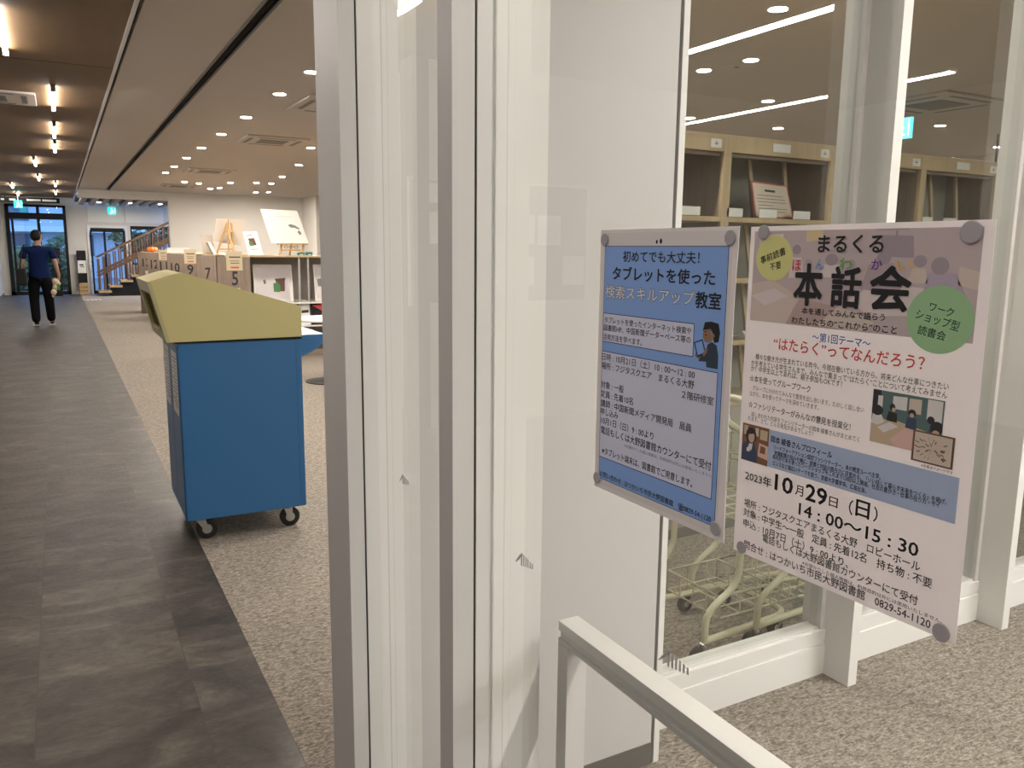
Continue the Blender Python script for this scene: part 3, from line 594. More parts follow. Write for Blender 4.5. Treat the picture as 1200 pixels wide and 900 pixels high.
# ---------------------------------------------------------------- person walking away
def skin(name, m, verts, edges, parent, sub=2, root=0, mats=None):
    me = bpy.data.meshes.new(name); off = Vector(OFF[parent.name]); me.from_pydata([tuple(v[:3]) for v in verts], edges, [])
    o = bpy.data.objects.new(name, me); col.objects.link(o)
    sk = o.modifiers.new('s', 'SKIN'); sk.use_smooth_shade = True
    lay = me.skin_vertices[0].data
    for k, v in enumerate(verts): r = v[3]; lay[k].radius = (r if isinstance(r, tuple) else (r, r)); lay[k].use_root = (k == root)
    ss = o.modifiers.new('d', 'SUBSURF'); ss.levels = sub; ss.render_levels = sub
    bpy.context.view_layer.update()
    nm = bpy.data.meshes.new_from_object(o.evaluated_get(bpy.context.evaluated_depsgraph_get())); o.modifiers.clear(); o.data = nm; bpy.data.meshes.remove(me)
    nm.name = name; nm.materials.clear(); nm.materials.append(MT[m]); nm.polygons.foreach_set('use_smooth', [True]*len(nm.polygons))
    o.parent = parent; OFF[o.name] = tuple(off); return o
P = thing('person', (-.33, 17.2, 0), 'person in blue t-shirt and black trousers walking away down the tiled corridor, face turned right', 'person')
# local coordinates: +y is away from the camera; x to the right
V = [(0, 0, .93, (.12, .09)), (0, .01, 1.12, (.115, .085)), (0, .01, 1.30, (.135, .095)), (0, .0, 1.43, (.09, .075)), (0, .0, 1.50, .052), (.005, .01, 1.57, .068), (.008, .015, 1.645, (.076, .09)), (.005, .01, 1.69, .06),
     (-.2, .0, 1.40, .052), (-.265, -.02, 1.14, .042), (-.275, .05, .93, .03), (-.272, .075, .85, .028),
     (.2, .0, 1.40, .052), (.262, -.03, 1.15, .042), (.30, -.01, .95, .031), (.31, .02, .875, .028),
     (-.1, 0, .85, .095), (-.115, .02, .50, .062), (-.105, -.12, .12, .042), (-.105, -.02, .045, .035),
     (.1, 0, .85, .095), (.115, .03, .50, .062), (.13, .12, .10, .042), (.135, .22, .035, .035)]
E = [(0, 1), (1, 2), (2, 3), (3, 4), (4, 5), (5, 6), (6, 7), (2, 8), (8, 9), (9, 10), (10, 11), (2, 12), (12, 13), (13, 14), (14, 15), (0, 16), (16, 17), (17, 18), (18, 19), (0, 20), (20, 21), (21, 22), (22, 23)]
def hand(i, sx):
    x, y, z = V[i][:3]
    for k, (dx, dy, ln) in enumerate(((-.008, .026, .06), (0, .01, .07), (0, -.006, .068), (-.006, -.022, .055), (-.03, .03, .045))):
        a = len(V); b_ = (x+sx*dx, y+dy, z-.025 if k < 4 else z)
        V.append((*b_, .0095)); V.append((x+sx*(dx-.012), y+dy, z-.025-ln*.6, .0085)); V.append((x+sx*(dx-.03), y+dy, z-.025-ln*.9, .0075)); E.extend([(i, a), (a, a+1), (a+1, a+2)])
hand(11, -1); hand(15, 1)
V.append((.062, .07, 1.60, .042)); E.append((5, len(V)-1)); V.append((.085, .10, 1.585, .016)); E.append((len(V)-2, len(V)-1))   # cheek and nose, turned right
ox, oy = -.33, 17.2
skin('body', 'skin', V, E, P, 2)
skin('hair', 'hair', [(-.02, -.045, 1.535, .07), (-.018, -.03, 1.62, (.098, .1)), (-.008, -.005, 1.685, .088), (-.005, .04, 1.70, .06)], [(0, 1), (1, 2), (2, 3)], P, 2)
skin('tshirt', 'shirt', [(0, 0, .76, (.21, .15)), (0, .01, 1.1, (.165, .12)), (0, .01, 1.3, (.172, .115)), (0, 0, 1.43, (.11, .09)), (0, 0, 1.475, .068), (-.2, 0, 1.40, .075), (-.262, -.015, 1.2, .068), (.2, 0, 1.40, .075), (.26, -.02, 1.2, .068)], [(0, 1), (1, 2), (2, 3), (3, 4), (2, 5), (5, 6), (2, 7), (7, 8)], P, 2)
skin('trousers', 'trouser', [(0, 0, 1.0, (.15, .11)), (-.1, 0, .80, .112), (-.118, .015, .50, .088), (-.107, -.13, .06, .075), (.1, 0, .80, .112), (.117, .03, .50, .088), (.132, .13, .06, .075)], [(0, 1), (1, 2), (2, 3), (0, 4), (4, 5), (5, 6)], P, 2)
for sx, y0, tilt in ((-.105, -.14, .02), (.135, .12, 0)):
    sh = skin('shoe', 'black', [(sx, y0, .06+tilt, .042), (sx, y0+.08, .055, .042), (sx, y0+.2, .042, .036)], [(0, 1), (1, 2)], P, 2)
    MB().use('sole').prism([(y0-.045, tilt), (y0+.24, 0), (y0+.24, .018), (y0-.045, .022+tilt)], 'x', sx-.045, sx+.045).build('sole', None, sh, 0, (0, 0, 0)).location = (0, 0, 0)
bagp = thing('shoulder_bag', (ox-.27, oy+.02, .74), 'black shoulder bag hanging at the left hip of the walking person', 'bag')
mb = MB().use('black').bbox((ox-.285, oy-.04, .90), (.15, .26, .30)); mb.build('bag_body', None, bagp, .03)
MB().use('black').tube(bez([(ox-.30, oy-.12, 1.03), (ox-.235, oy-.075, 1.43), (ox-.19, oy-.02, 1.482), (ox-.235, oy+.05, 1.43), (ox-.30, oy+.06, 1.03)], .06), .012, 8).build('strap', None, bagp)
pl = thing('plush_toy', (ox+.27, oy, .52), 'cream plush bundle dangling from the right hand of the walking person', 'plush toy')
ob = MB().use('plush')
for dx, dy, dz, r in ((.24, .02, .80, .075), (.23, 0, .70, .06), (.19, -.01, .62, .065), (.16, 0, .55, .045), (.29, .01, .77, .04)): ob.lathe((ox+dx, oy+dy, dz), [(r*.15, -r), (r*.7, -r*.7), (r, 0), (r*.7, r*.7), (r*.15, r)], 'z', 12)
ob.build('plush_body', None, pl); MB().use('leafgreen').bbox((ox+.285, oy-.03, .70), (.05, .04, .09)).build('green_tag', None, pl)

# ---------------------------------------------------------------- far end furniture
k = thing('notice_stand', (.6, 28.2, 0), 'black notice stand with a white sheet beside the far entrance', 'sign stand')
MB().use('black').box(.47, .72, 28.18, 28.24, .35, 1.33).box(.47, .5, 28.15, 28.27, 0, .35).box(.69, .72, 28.15, 28.27, 0, .35).build('panel', None, k)
mb = MB().use('white').box(.48, .71, 28.165, 28.18, .65, 1.03); mb.use('ink').box(.53, .64, 28.16, 28.165, .88, .92).box(.55, .66, 28.16, 28.165, .83, .85); mb.build('sheet', None, k)
k = thing('wooden_crate', (.6, 27.95, 0), 'small tan wooden crate on the floor before the black notice stand', 'crate')
mb = MB().use('oak')
for z in (.02, .13, .24): mb.box(.48, .72, 27.80, 27.815, z, z+.095).box(.48, .72, 28.085, 28.1, z, z+.095).box(.48, .495, 27.815, 28.085, z, z+.095).box(.705, .72, 27.815, 28.085, z, z+.095)
mb.box(.495, .705, 27.815, 28.085, .0, .02); mb.build('slats', None, k); MB().use('oak').box(.497, .703, 27.817, 28.083, .33, .35).build('lid', None, k)
k = thing('kiosk', (-.06, 27.7, 0), 'dark slim kiosk standing before the right leaf of the far entrance', 'kiosk')
B('cabinet', 'black', (-.16, .03, 27.6, 27.9, 0, 1.2), k, .01); B('screen_head', 'black', (-.17, .04, 27.62, 27.75, 1.205, 1.4), k, .01); B('label_plate', 'grey', (-.13, 0, 27.597, 27.6, .95, 1.1), k)
k = thing('hanging_sign', (-.6, 27, 2.7), 'dark hanging sign band above the far entrance', 'sign')
B('band', 'black', (-1.35, .13, 26.97, 27.03, 2.66, 2.80), k); 
mb = MB().use('white')
for a, b in ((-1.3, -1.22), (-1.1, -.95), (-.68, -.34), (-.3, .05)): mb.box(a, b, 26.965, 26.97, 2.70, 2.755)
mb.build('lettering', None, k)
for x in (-1.2, 0): MB().use('black').tube([(x, 27, 2.80), (x, 27, 2.9)], .012).build('hanger', None, k)
def exit_sign(x, y, z, wd, hg, lab, m_='exitg', side=False, top=HC):
    e = thing('exit_sign', (x, y, z), lab, 'exit sign', 'lit exit signs')
    a = (.03, wd, hg) if side else (wd, .03, hg)
    MB().use(m_).bbox((x, y, z), a).build('lit_panel', None, e)
    mb = MB().use('exitw')                                      # running figure
    def Q(u, v, du, dv):
        if side: mb.box(x-.017, x-.015, y-u*wd-du*wd/2, y-u*wd+du*wd/2, z+v*hg-dv*hg/2, z+v*hg+dv*hg/2)
        else: mb.box(x+u*wd-du*wd/2, x+u*wd+du*wd/2, y-.017, y-.015, z+v*hg-dv*hg/2, z+v*hg+dv*hg/2)
    for q in ((-.02, .3, .14, .16), (.0, .05, .14, .32), (-.12, .1, .12, .08), (.14, .02, .14, .08), (-.1, -.25, .1, .3), (.12, -.2, .1, .26), (.2, -.32, .12, .08), (-.2, -.38, .14, .08), (.4, 0, .04, .8)): Q(*q)
    mb.build('pictogram', None, e)
    if top: MB().use('frame').tube([(x, y, z+hg/2), (x, y, top)], .01).build('hanger', None, e)
exit_sign(-.88, 26.5, 2.585, .2, .2, 'small green exit sign hanging over the corridor before the far entrance')
exit_sign(1.53, 28.35, 2.55, .2, .2, 'small green exit sign on the white panel above the stairs', top=0)
exit_sign(7.08, 5.2, 2.63, .24, .19, 'blue-green exit sign seen through the window beside the mullion', 'exitb', side=True)
pm = thing('floor_marker', (.7, 25.2, 0), 'row of short white stripes on the floor beyond the carpet edge', 'floor marker')
mb = MB().use('white')
for q in range(5): mb.prism([(.52+q*.1, 25.1), (.56+q*.1, 25.1), (.52+q*.1, 25.4), (.48+q*.1, 25.4)], 'z', .001, .004)
mb.build('stripes', None, pm)

# staircase rising to the right
st = thing('staircase', (2, 27.5, 0), 'wooden staircase with dark balusters rising to the right before the far glazed door', 'staircase')
n = 8
for i in range(n):
    x0 = .97+i*.30; z1 = .16+i*.155
    MB().use('oak').box(x0, x0+.34, 27.0, 28.0, z1-.06, z1).build('tread', None, st)
mb = MB().use('black')
for i in range(1, n): mb.box(1.0+i*.30, 1.0+i*.30+.3, 27.05, 27.95, 0, .155+i*.155-.065)
mb.build('riser_base', None, st)
for side, y in (('a', 27.03), ('b', 27.97)):
    for i in range(n):
        for j in (0, 1):
            x = 1.02+i*.30+j*.15; zt = .16+i*.155
            MB().use('dwood').box(x-.018, x+.018, y-.018, y+.018, zt, zt+.93+j*.075).build('baluster', None, st)
    for dz in (.42, .52, .98):
        MB().use('dwood').prism([(.98, .16+dz-.02), (3.36, .16+dz+1.215-.02), (3.36, .16+dz+1.255), (.98, .16+dz+.02)], 'y', y-.03, y-.018).build('handrail', None, st)

# ---------------------------------------------------------------- numbered low shelf rows
ROWS = [('5', 1.765, 11.0, .7, (1.938, 2.015, .19)), ('7', 1.819, 13.2, .6, (1.94, 2.018, .182)), ('9', 1.80, 15.0, .6, (1.915, 2.018, .172)), ('10', 1.74, 16.3, .5, (1.80, 1.95, .178)),
        ('11', 1.66, 17.3, .5, (1.715, 1.85, .182)), ('12', 1.59, 18.4, .5, (1.65, 1.79, .19)), ('13', 1.52, 19.7, .6, (1.60, 1.75, .18))]
for nm, x0, y0, dp, (a, b, h) in ROWS:
    xr = 5.2 if nm == '5' else 3.4
    u = thing('low_bookshelf', (x0, y0, 0), 'low grey-oak bookshelf with the number %s on its end panel' % nm, 'bookshelf', 'numbered low bookshelves')
    B('end_panel', 'greyoak', (x0, x0+.41, y0-.02, y0+.0, 0, 1.335), u, .002)
    B('top_board', 'beech', (x0+.10, xr, y0-.0, y0+dp, 1.336, 1.36 if nm == '5' else 1.345), u)
    mb = MB().use('greyoak').box(x0+.10, x0+.13, y0, y0+dp, 0, 1.336).box(x0+.38, x0+.41, y0, y0+dp, .0, 1.336).box(xr-.03, xr, y0, y0+dp, 0, 1.336).box(x0+.13, x0+.38, y0+dp-.02, y0+dp, 0, 1.336).box(x0+.41, xr-.03, y0+.02, y0+dp-.03, 0, .08)
    mb.build('carcass', None, u); B('back_panel', 'ceil', (x0+.41, xr-.03, y0+dp-.03, y0+dp, .08, 1.336), u)
    for z in (.42, .735): B('shelf_board', 'white', (x0+.41, xr-.03, y0+.0, y0+dp-.03, z-.02, z), u)
    zc = {'5': 1.066, '7': 1.07, '9': 1.083, '10': 1.085, '11': 1.095, '12': 1.107, '13': 1.12}[nm]
    mb = MB().use('ink'); text_fit(mb, nm, 1.2, a, b, zc, h*1.16, lambda p, z: (p, y0-.0215, z), n=(0, -1, 0)); mb.build('number', None, u)
    B('label_card', 'white', ((a+b)/2-.03, (a+b)/2+.06, y0-.0225, y0-.0205, .86, .94), u)
    if nm == '5':
        for x in (2.83, 2.95, 3.7): B('display_rod', 'steel', (x-.012, x+.012, y0+.05, y0+.09, .735, 1.336), u)
for y0, xa, xb, z0, z1, lab in ((10.975, 1.876, 2.077, 1.163, 1.41, 'cream notice hung over the top of the shelf end numbered 5'), (14.975, 1.874, 2.068, 1.178, 1.42, 'cream notice hung over the top of the shelf end numbered 9'), (17.275, 1.70, 1.858, 1.203, 1.40, 'cream notice hung over the top of the shelf end numbered 11')):
    k = thing('shelf_notice', ((xa+xb)/2, y0, z0), lab, 'notice', 'cream notices on shelf ends')
    B('card', 'note', (xa, xb, y0-.004, y0, z0, z1), k)
    wd = xb-xa; ht = z1-z0; mb = MB().use('inkg2').box(xa+.18*wd, xb-.12*wd, y0-.006, y0-.004, z0+.66*ht, z0+.73*ht).box(xa+.25*wd, xb-.2*wd, y0-.006, y0-.004, z0+.36*ht, z0+.40*ht).box(xa+.2*wd, xb-.2*wd, y0-.006, y0-.004, z0+.48*ht, z0+.51*ht).use('note')
    mb.use('ired').box(xa+.26*wd, xb-.22*wd, y0-.006, y0-.004, z0+.12*ht, z0+.2*ht); mb.build('print_lines', None, k)
# things standing on the shelves
k = thing('easel', (2.33, 13.7, 1.345), 'brown wooden easel seen from behind on the shelf numbered 7', 'easel')
MB().use('easel').tube([(2.19, 13.62, 1.347), (2.36, 13.55, 1.84)], .016, 8).build('leg', None, k); MB().use('easel').tube([(2.455, 13.62, 1.347), (2.42, 13.55, 1.84)], .016, 8).build('leg', None, k)
MB().use('easel').tube([(2.43, 13.42, 1.347), (2.36, 13.54, 1.72)], .016, 8).build('rear_leg', None, k); MB().use('easel').tube([(2.36, 13.55, 1.40), (2.385, 13.56, 1.9)], .014, 8).build('mast', None, k)
B('crossbar', 'easel', (2.21, 2.46, 13.57, 13.60, 1.42, 1.445), k); B('crossbar', 'easel', (2.3, 2.45, 13.53, 13.56, 1.70, 1.73), k)
k = MB().use('canvas').add([(2.217, 13.70, 1.91), (2.674, 13.70, 1.895), (2.564, 13.62, 1.488), (2.148, 13.62, 1.55), (2.217, 13.725, 1.91), (2.674, 13.725, 1.895), (2.564, 13.645, 1.488), (2.148, 13.645, 1.55)], [(0, 1, 2, 3), (7, 6, 5, 4), (0, 4, 5, 1), (1, 5, 6, 2), (2, 6, 7, 3), (3, 7, 4, 0)]).build('picture_board', None, None, 0, (2.4, 13.65, 1.5))
tag(k, 'grey-brown picture board seen from behind on the brown easel', 'picture board')
def panel(mb, p, q, r, s, th=.012):
    """a thin board through four corners, given thickness backwards (+y)"""
    return mb.add([p, q, r, s, *[(a, b+th, c) for a, b, c in (p, q, r, s)]], [(0, 1, 2, 3), (7, 6, 5, 4), (0, 4, 5, 1), (1, 5, 6, 2), (2, 6, 7, 3), (3, 7, 4, 0)])
def on(p, q, r, s, u, v): # bilinear point on a board
    P_, Q, R_, S = (Vector(x) for x in (p, q, r, s)); return (P_*(1-u)+Q*u)*(1-v) + (S*(1-u)+R_*u)*v
def patch(mb, m, brd, pts, d=.003):
    vs = [on(*brd, u, v) - Vector((0, d, 0)) for u, v in pts]; n = len(vs)
    mb.use(m).add(vs + [v + Vector((0, d*.6, 0)) for v in vs], [tuple(range(n)), tuple(range(2*n-1, n-1, -1))] + [(i, i+n, (i+1) % n+n, (i+1) % n) for i in range(n)])
brd = ((2.18, 11.42, 1.668), (2.366, 11.42, 1.676), (2.42, 11.3, 1.362), (2.225, 11.3, 1.362))
k = thing('display_card', (2.3, 11.33, 1.36), 'white display card with a brown pot picture on the front shelf corner', 'display card')
mb = MB().use('white'); panel(mb, *brd); mb.build('card', None, k)
mb = MB(); patch(mb, 'terracotta', brd, [(.24, .3), (.68, .28), (.72, .58), (.32, .6)]); patch(mb, 'leafgreen', brd, [(.2, .45), (.45, .42), (.5, .6), (.26, .62)], .005); patch(mb, 'inkg2', brd, [(.2, .16), (.6, .14), (.6, .17), (.2, .19)]); patch(mb, 'inkg2', brd, [(.3, .76), (.75, .74), (.75, .76), (.3, .78)]); mb.build('pot_picture', None, k)
MB().use('white').add([(2.3, 11.40, 1.6), (2.36, 11.40, 1.6), (2.4, 11.6, 1.362), (2.3, 11.6, 1.362), (2.3, 11.406, 1.6), (2.36, 11.406, 1.6), (2.4, 11.606, 1.362), (2.3, 11.606, 1.362)], [(0, 1, 2, 3), (7, 6, 5, 4), (0, 4, 5, 1), (1, 5, 6, 2), (2, 6, 7, 3), (3, 7, 4, 0)]).build('back_strut', None, k)
brd = ((2.455, 11.56, 1.982), (2.955, 11.56, 1.972), (3.069, 11.42, 1.528), (2.555, 11.42, 1.521))
k = thing('picture_board', (2.76, 11.5, 1.53), 'large white picture board with a dark drooping plant on the small pine easel', 'picture board')
mb = MB().use('white'); panel(mb, *brd, .018); mb.build('board', None, k)
mb = MB()
patch(mb, 'greyp', brd, [(.60, .46), (.68, .42), (.8, .46), (.9, .56), (.86, .58), (.76, .53), (.66, .53)]); patch(mb, 'greyp', brd, [(.80, .66), (.86, .6), (.9, .7), (.84, .76)]); patch(mb, 'inkg2', brd, [(.02, .19), (.8, .2), (.8, .205), (.02, .195)]); mb.build('plant_picture', None, k)
k = thing('small_easel', (2.85, 11.5, 1.36), 'small pine table easel carrying the large white picture board', 'easel')
for x in (2.68, 2.98): MB().use('easel').tube([(x-.03, 11.36, 1.362), (x+.03, 11.46, 1.53)], .016, 8).build('leg', None, k)
MB().use('easel').box(2.64, 3.05, 11.38, 11.455, 1.503, 1.52).build('ledge', None, k); MB().use('easel').box(2.68, 2.99, 11.40, 11.42, 1.42, 1.44).build('crossbar', None, k)
for x in (2.76, 2.83, 2.9): MB().use('easel').tube([(x+.025*math.cos(t), 11.44, 1.475+.02*math.sin(t)) for t in (2*PI*q/12 for q in range(12))], .006, 6, True).build('ring', None, k)
MB().use('easel').tube([(2.85, 11.62, 1.362), (2.85, 11.47, 1.55)], .014, 8).build('rear_leg', None, k)
brd = ((2.035, 13.9, 1.537), (2.075, 13.9, 1.54), (2.17, 13.9, 1.347), (2.12, 13.9, 1.347)); mb = MB().use('white'); panel(mb, *brd, .2)
tag(mb.build('leaning_card', None, None, 0, (2.12, 13.5, 1.347)), 'narrow white card leaning left of the brown easel', 'card'); col.objects['leaning_card'].location.y -= .45
mb = MB().use('canvas'); panel(mb, (1.99, 13.78, 1.65), (2.17, 13.78, 1.645), (2.17, 13.72, 1.346), (2.0, 13.72, 1.346)); tag(mb.build('grey_card', None, None, 0, (2.08, 13.72, 1.346)), 'plain grey card standing upright behind the leaning white card', 'card')
k = thing('paper_stack', (2.05, 17.5, 1.345), 'flat stack of white papers on the shelf numbered 11', 'papers')
for q in range(3): B('sheet_block', 'white', (1.83+q*.02, 2.32-q*.015, 17.36+q*.01, 17.7, 1.346+q*.034, 1.378+q*.034), k)
k = thing('orange_pumpkin', (1.84, 19.95, 1.345), 'small orange round ornament on the shelf numbered 13', 'ornament')
mb = MB().use('orange')
for q in range(7):
    t = 2*PI*q/7; mb.lathe((1.84+.055*math.cos(t), 19.95+.055*math.sin(t), 1.4), [(.01, -.052), (.05, -.04), (.068, 0), (.05, .04), (.01, .052)], 'z', 10)
mb.build('segments', None, k); MB().use('leafgreen').tube([(1.84, 19.95, 1.44), (1.85, 19.95, 1.475)], [.014, .008], 8).build('stem', None, k)
for x0, x1, z1, lab in ((2.85, 2.935, 1.40, 'teal green box on the front shelf top, left one of two'), (2.965, 3.045, 1.405, 'teal green box on the front shelf top, right one of two')):
    k = thing('teal_box', ((x0+x1)/2, 11.2, 1.36), lab, 'box', 'teal boxes on the front shelf'); B('box', 'teal', (x0, x1, 11.15, 11.23, 1.361, z1-.008), k, .003); B('lid', 'teal', (x0-.003, x1+.003, 11.147, 11.233, z1-.008, z1), k, .002); B('label_strip', 'white', (x0+.02, x1-.02, 11.1465, 11.15, 1.368, 1.378), k)
# framed pictures and books in the front shelf
for x0, x1, lab, pot in ((2.27, 2.79, 'white framed picture of a brown and green pot in the front shelf', 1), (3.09, 3.6, 'white framed picture cut off by the post in the front shelf', 0)):
    k = thing('framed_picture', ((x0+x1)/2, 11.25, .735), lab, 'picture', 'framed pictures in the front shelf'); brd = ((x0, 11.32, 1.235), (x1, 11.32, 1.23), (x1-.01, 11.2, .737), (x0-.01, 11.2, .737))
    mb = MB().use('white'); panel(mb, *brd, .02); mb.build('frame', None, k); mb = MB()
    patch(mb, 'paper', brd, [(.06, .08), (.94, .08), (.94, .92), (.06, .92)])
    if pot: patch(mb, 'terracotta', brd, [(.54, .38), (.82, .36), (.8, .44), (.78, .72), (.6, .72), (.57, .46)], .005); patch(mb, 'leafgreen', brd, [(.5, .5), (.62, .48), (.68, .58), (.66, .74), (.5, .73)], .007); patch(mb, 'greyp', brd, [(.24, .42), (.3, .4), (.32, .5), (.26, .53)], .005)
    else: patch(mb, 'greyp', brd, [(.08, .4), (.3, .36), (.3, .6), (.1, .6)], .005)
    mb.build('print', None, k)
k = thing('magazine', (2.9, 11.06, .44), 'white magazine standing on the front shelf, lettered in black', 'magazine'); mb = MB().use('white'); brd = ((2.76, 11.10, .73), (2.96, 11.10, .73), (2.96, 11.03, .422), (2.76, 11.03, .422)); panel(mb, *brd, .01); mb.build('cover', None, k)
mb = MB(); patch(mb, 'ink', brd, [(.45, .36), (.92, .34), (.92, .46), (.45, .48)]); patch(mb, 'ink', brd, [(.05, .08), (.3, .08), (.3, .14), (.05, .14)]); mb.build('print', None, k)
k = thing('magazine', (3.08, 11.06, .44), 'dark red magazine standing beside the white magazine on the front shelf', 'magazine'); mb = MB().use('black'); brd = ((2.975, 11.10, .73), (3.19, 11.10, .73), (3.19, 11.03, .422), (2.975, 11.03, .422)); panel(mb, *brd, .01); mb.build('cover', None, k)
mb = MB(); patch(mb, 'ired', brd, [(.1, .15), (.9, .1), (.95, .5), (.5, .3)]); patch(mb, 'f_tan', brd, [(.55, .6), (.95, .5), (.95, .9), (.6, .9)]); mb.build('print', None, k)
bk = [('navy', .03), ('white', .045), ('navy', .025), ('f_sheet', .035), ('greyp', .03), ('white', .05), ('ired', .022), ('inkg2', .03), ('white', .03), ('teal', .026), ('f_wood', .04), ('white', .04)]
x = 2.56
for i, (m_, t_) in enumerate(bk):
    o = MB().use(m_).box(x, x+t_-.002, 11.04, 11.22, .081, .081+.24+.03*((i*7) % 4)).use('paper').box(x+.003, x+t_-.005, 11.045, 11.215, .081+.24+.03*((i*7) % 4), .0815+.24+.03*((i*7) % 4)).build('book', None, None, 0, (x+t_/2, 11.13, .081))
    tag(o, '%s book from the left on the lowest board of the front shelf' % ['first', 'second', 'third', 'fourth', 'fifth', 'sixth', 'seventh', 'eighth', 'ninth', 'tenth', 'eleventh', 'twelfth'][i], 'book', 'books on the lowest board'); x += t_+.004
# round cafe table
k = thing('round_table', (2.55, 8.75, 0), 'round white table on a black disc base beyond the blue cart', 'table')
MB().use('table').lathe((2.55, 8.75, .68), [(.375, 0), (.385, .006), (.385, .02), (.375, .026)], 'z', 48).build('table_top', None, k); MB().use('chrome').lathe((2.55, 8.75, .012), [(.03, 0), (.03, .668)], 'z', 16).build('column', None, k); MB().use('black').lathe((2.55, 8.75, .001), [(.27, 0), (.27, .008), (.05, .018)], 'z', 40).build('base_disc', None, k)
MB().use('steel').lathe((2.55, 8.75, .672), [(.12, 0), (.12, .008)], 'z', 20).build('mounting_plate', None, k)

# ---------------------------------------------------------------- wooden return shelf behind the windows
YS = 3.03
k = thing('bookcase', (3.6, YS, 0), 'tall pale beech bookcase with dark open bays behind the window wall', 'bookcase')
divs = [2.114, 2.864, 3.614, 4.364, 5.09]
for x in divs: B('upright', 'beechv', (x-.025, x+.025, YS, YS+.02, 0, 2.0), k); B('side_panel', 'greyoak', (x-.024, x+.024, YS+.02, YS+.34, 0, 2.0), k)
mb = MB().use('shelfback')
for a, b in zip(divs, divs[1:]):
    B('header', 'beech', (a+.025, b-.025, YS+.002, YS+.03, 1.932, 2.0), k)
    B('inner_rail', 'greyoak', (a+.025, b-.025, YS+.03, YS+.06, 1.915, 1.95), k)
    for z in (1.625, 1.325, 1.01, .70): B('shelf_board', 'beech', (a+.025, b-.025, YS+.004, YS+.31, z-.024, z), k)
    B('lower_door', 'shelfback', (a+.027, b-.027, YS+.02, YS+.04, .06, .675), k)
    for xb_, xt in ((.365, .308), (.612, .562)):
        for z0, z1 in ((1.625, 1.93), (1.325, 1.6), (1.01, 1.3), (.70, .985)): MB().use('beechv').prism([(a+xb_-.011, z0), (a+xb_+.011, z0), (a+xt+.011, z1), (a+xt-.011, z1)], 'y', YS+.165, YS+.18).build('rack_bar', None, k)
    mb.box(a+.025, b-.025, YS+.318, YS+.338, 0, 1.99); B('plinth', 'grey', (a+.025, b-.025, YS+.03, YS+.05, 0, .06), k)
mb.build('back_panel', None, k); MB().use('beech').box(divs[0]-.025, divs[-1]+.025, YS, YS+.34, 2.0, 2.012).build('top_board', None, k)
def cardt(nm, xa, xb, za, zb, y, lab, grp, tilt=0, sym=False):
    o = MB().use('white').box(xa, xb, y-.002, y, za, zb)
    if sym: o.use('inkg2').box((xa+xb)/2-.012, (xa+xb)/2+.012, y-.0025, y-.002, (za+zb)/2-.003, (za+zb)/2+.001).box((xa+xb)/2-.002, (xa+xb)/2+.002, y-.0025, y-.002, (za+zb)/2-.01, (za+zb)/2+.012)
    tag(o.build(nm, None, None, 0, ((xa+xb)/2, y, za)), lab, 'label card', grp)
for i, (xa, xb) in enumerate(((2.752, 2.818), (3.505, 3.567), (4.255, 4.32), (4.996, 5.06))): cardt('square_label', xa, xb, 1.947, 1.988, YS, '%s small square marked label on the beech header, from the left' % ['first', 'second', 'third', 'fourth'][i], 'square labels on the header', sym=True)
for i, (xa, xb) in enumerate(((3.161, 3.283), (4.665, 4.787))): cardt('header_plate', xa, xb, 1.952, 1.992, YS, ['blank white plate on the header above the red-edged notice', 'blank white plate on the header right of the thick mullion'][i], 'blank plates on the header')
for i, (xa, xb) in enumerate(((2.586, 2.704), (2.874, 2.98), (3.094, 3.216), (3.335, 3.458), (3.617, 3.71), (4.379, 4.48), (4.586, 4.708))): cardt('shelf_label', xa, xb, 1.627, 1.668, YS+.002, '%s white label card from the left along the bookcase board below the top bays' % ORD[i].replace('nearest', 'first'), 'white cards on the top shelf board')
brd = ((3.10, 3.11, 1.815), (3.36, 3.11, 1.802), (3.40, 3.085, 1.63), (3.12, 3.085, 1.627))
k = thing('notice_sheet', (3.32, 3.1, 1.625), 'white notice with a red edge standing in the bookcase bay left of the thick mullion', 'notice')
mb = MB().use('red'); panel(mb, *brd, .004); mb.build('backing', None, k); mb = MB(); patch(mb, 'f_sheet', brd, [(.04, .05), (.96, .05), (.96, .95), (.04, .95)], .002); patch(mb, 'ink', brd, [(.34, .2), (.62, .2), (.62, .26), (.34, .26)], .003)
for q, (a, b) in enumerate(((.12, .8), (.1, .86), (.12, .86), (.12, .5), (.12, .86), (.12, .8))): patch(mb, 'inkg2', brd, [(a, .36+q*.09), (b, .36+q*.09), (b, .375+q*.09), (a, .375+q*.09)], .003)
mb.build('print', None, k)
k = thing('glass_ornament', (3.17, 3.12, 1.325), 'small clear glass ornament on the bookcase board between the two posters', 'ornament')
MB().use('glassw').lathe((3.17, 3.12, 1.326), [(.02, 0), (.028, .01), (.012, .03), (.03, .06), (.034, .08), (.012, .12), (.004, .13)], 'z', 18).build('figure', None, k); MB().use('chrome').lathe((3.17, 3.12, 1.3255), [(.03, 0), (.03, .004)], 'z', 18).build('foot', None, k)
k = MB().use('white').prism([(3.06, 1.012), (3.10, 1.05), (3.17, 1.012)], 'x', 3.09, 3.15); tag(k.build('folded_card', None, None, 0, (3.12, 3.1, 1.012)), 'small folded white card low in the bookcase between the posters', 'card')

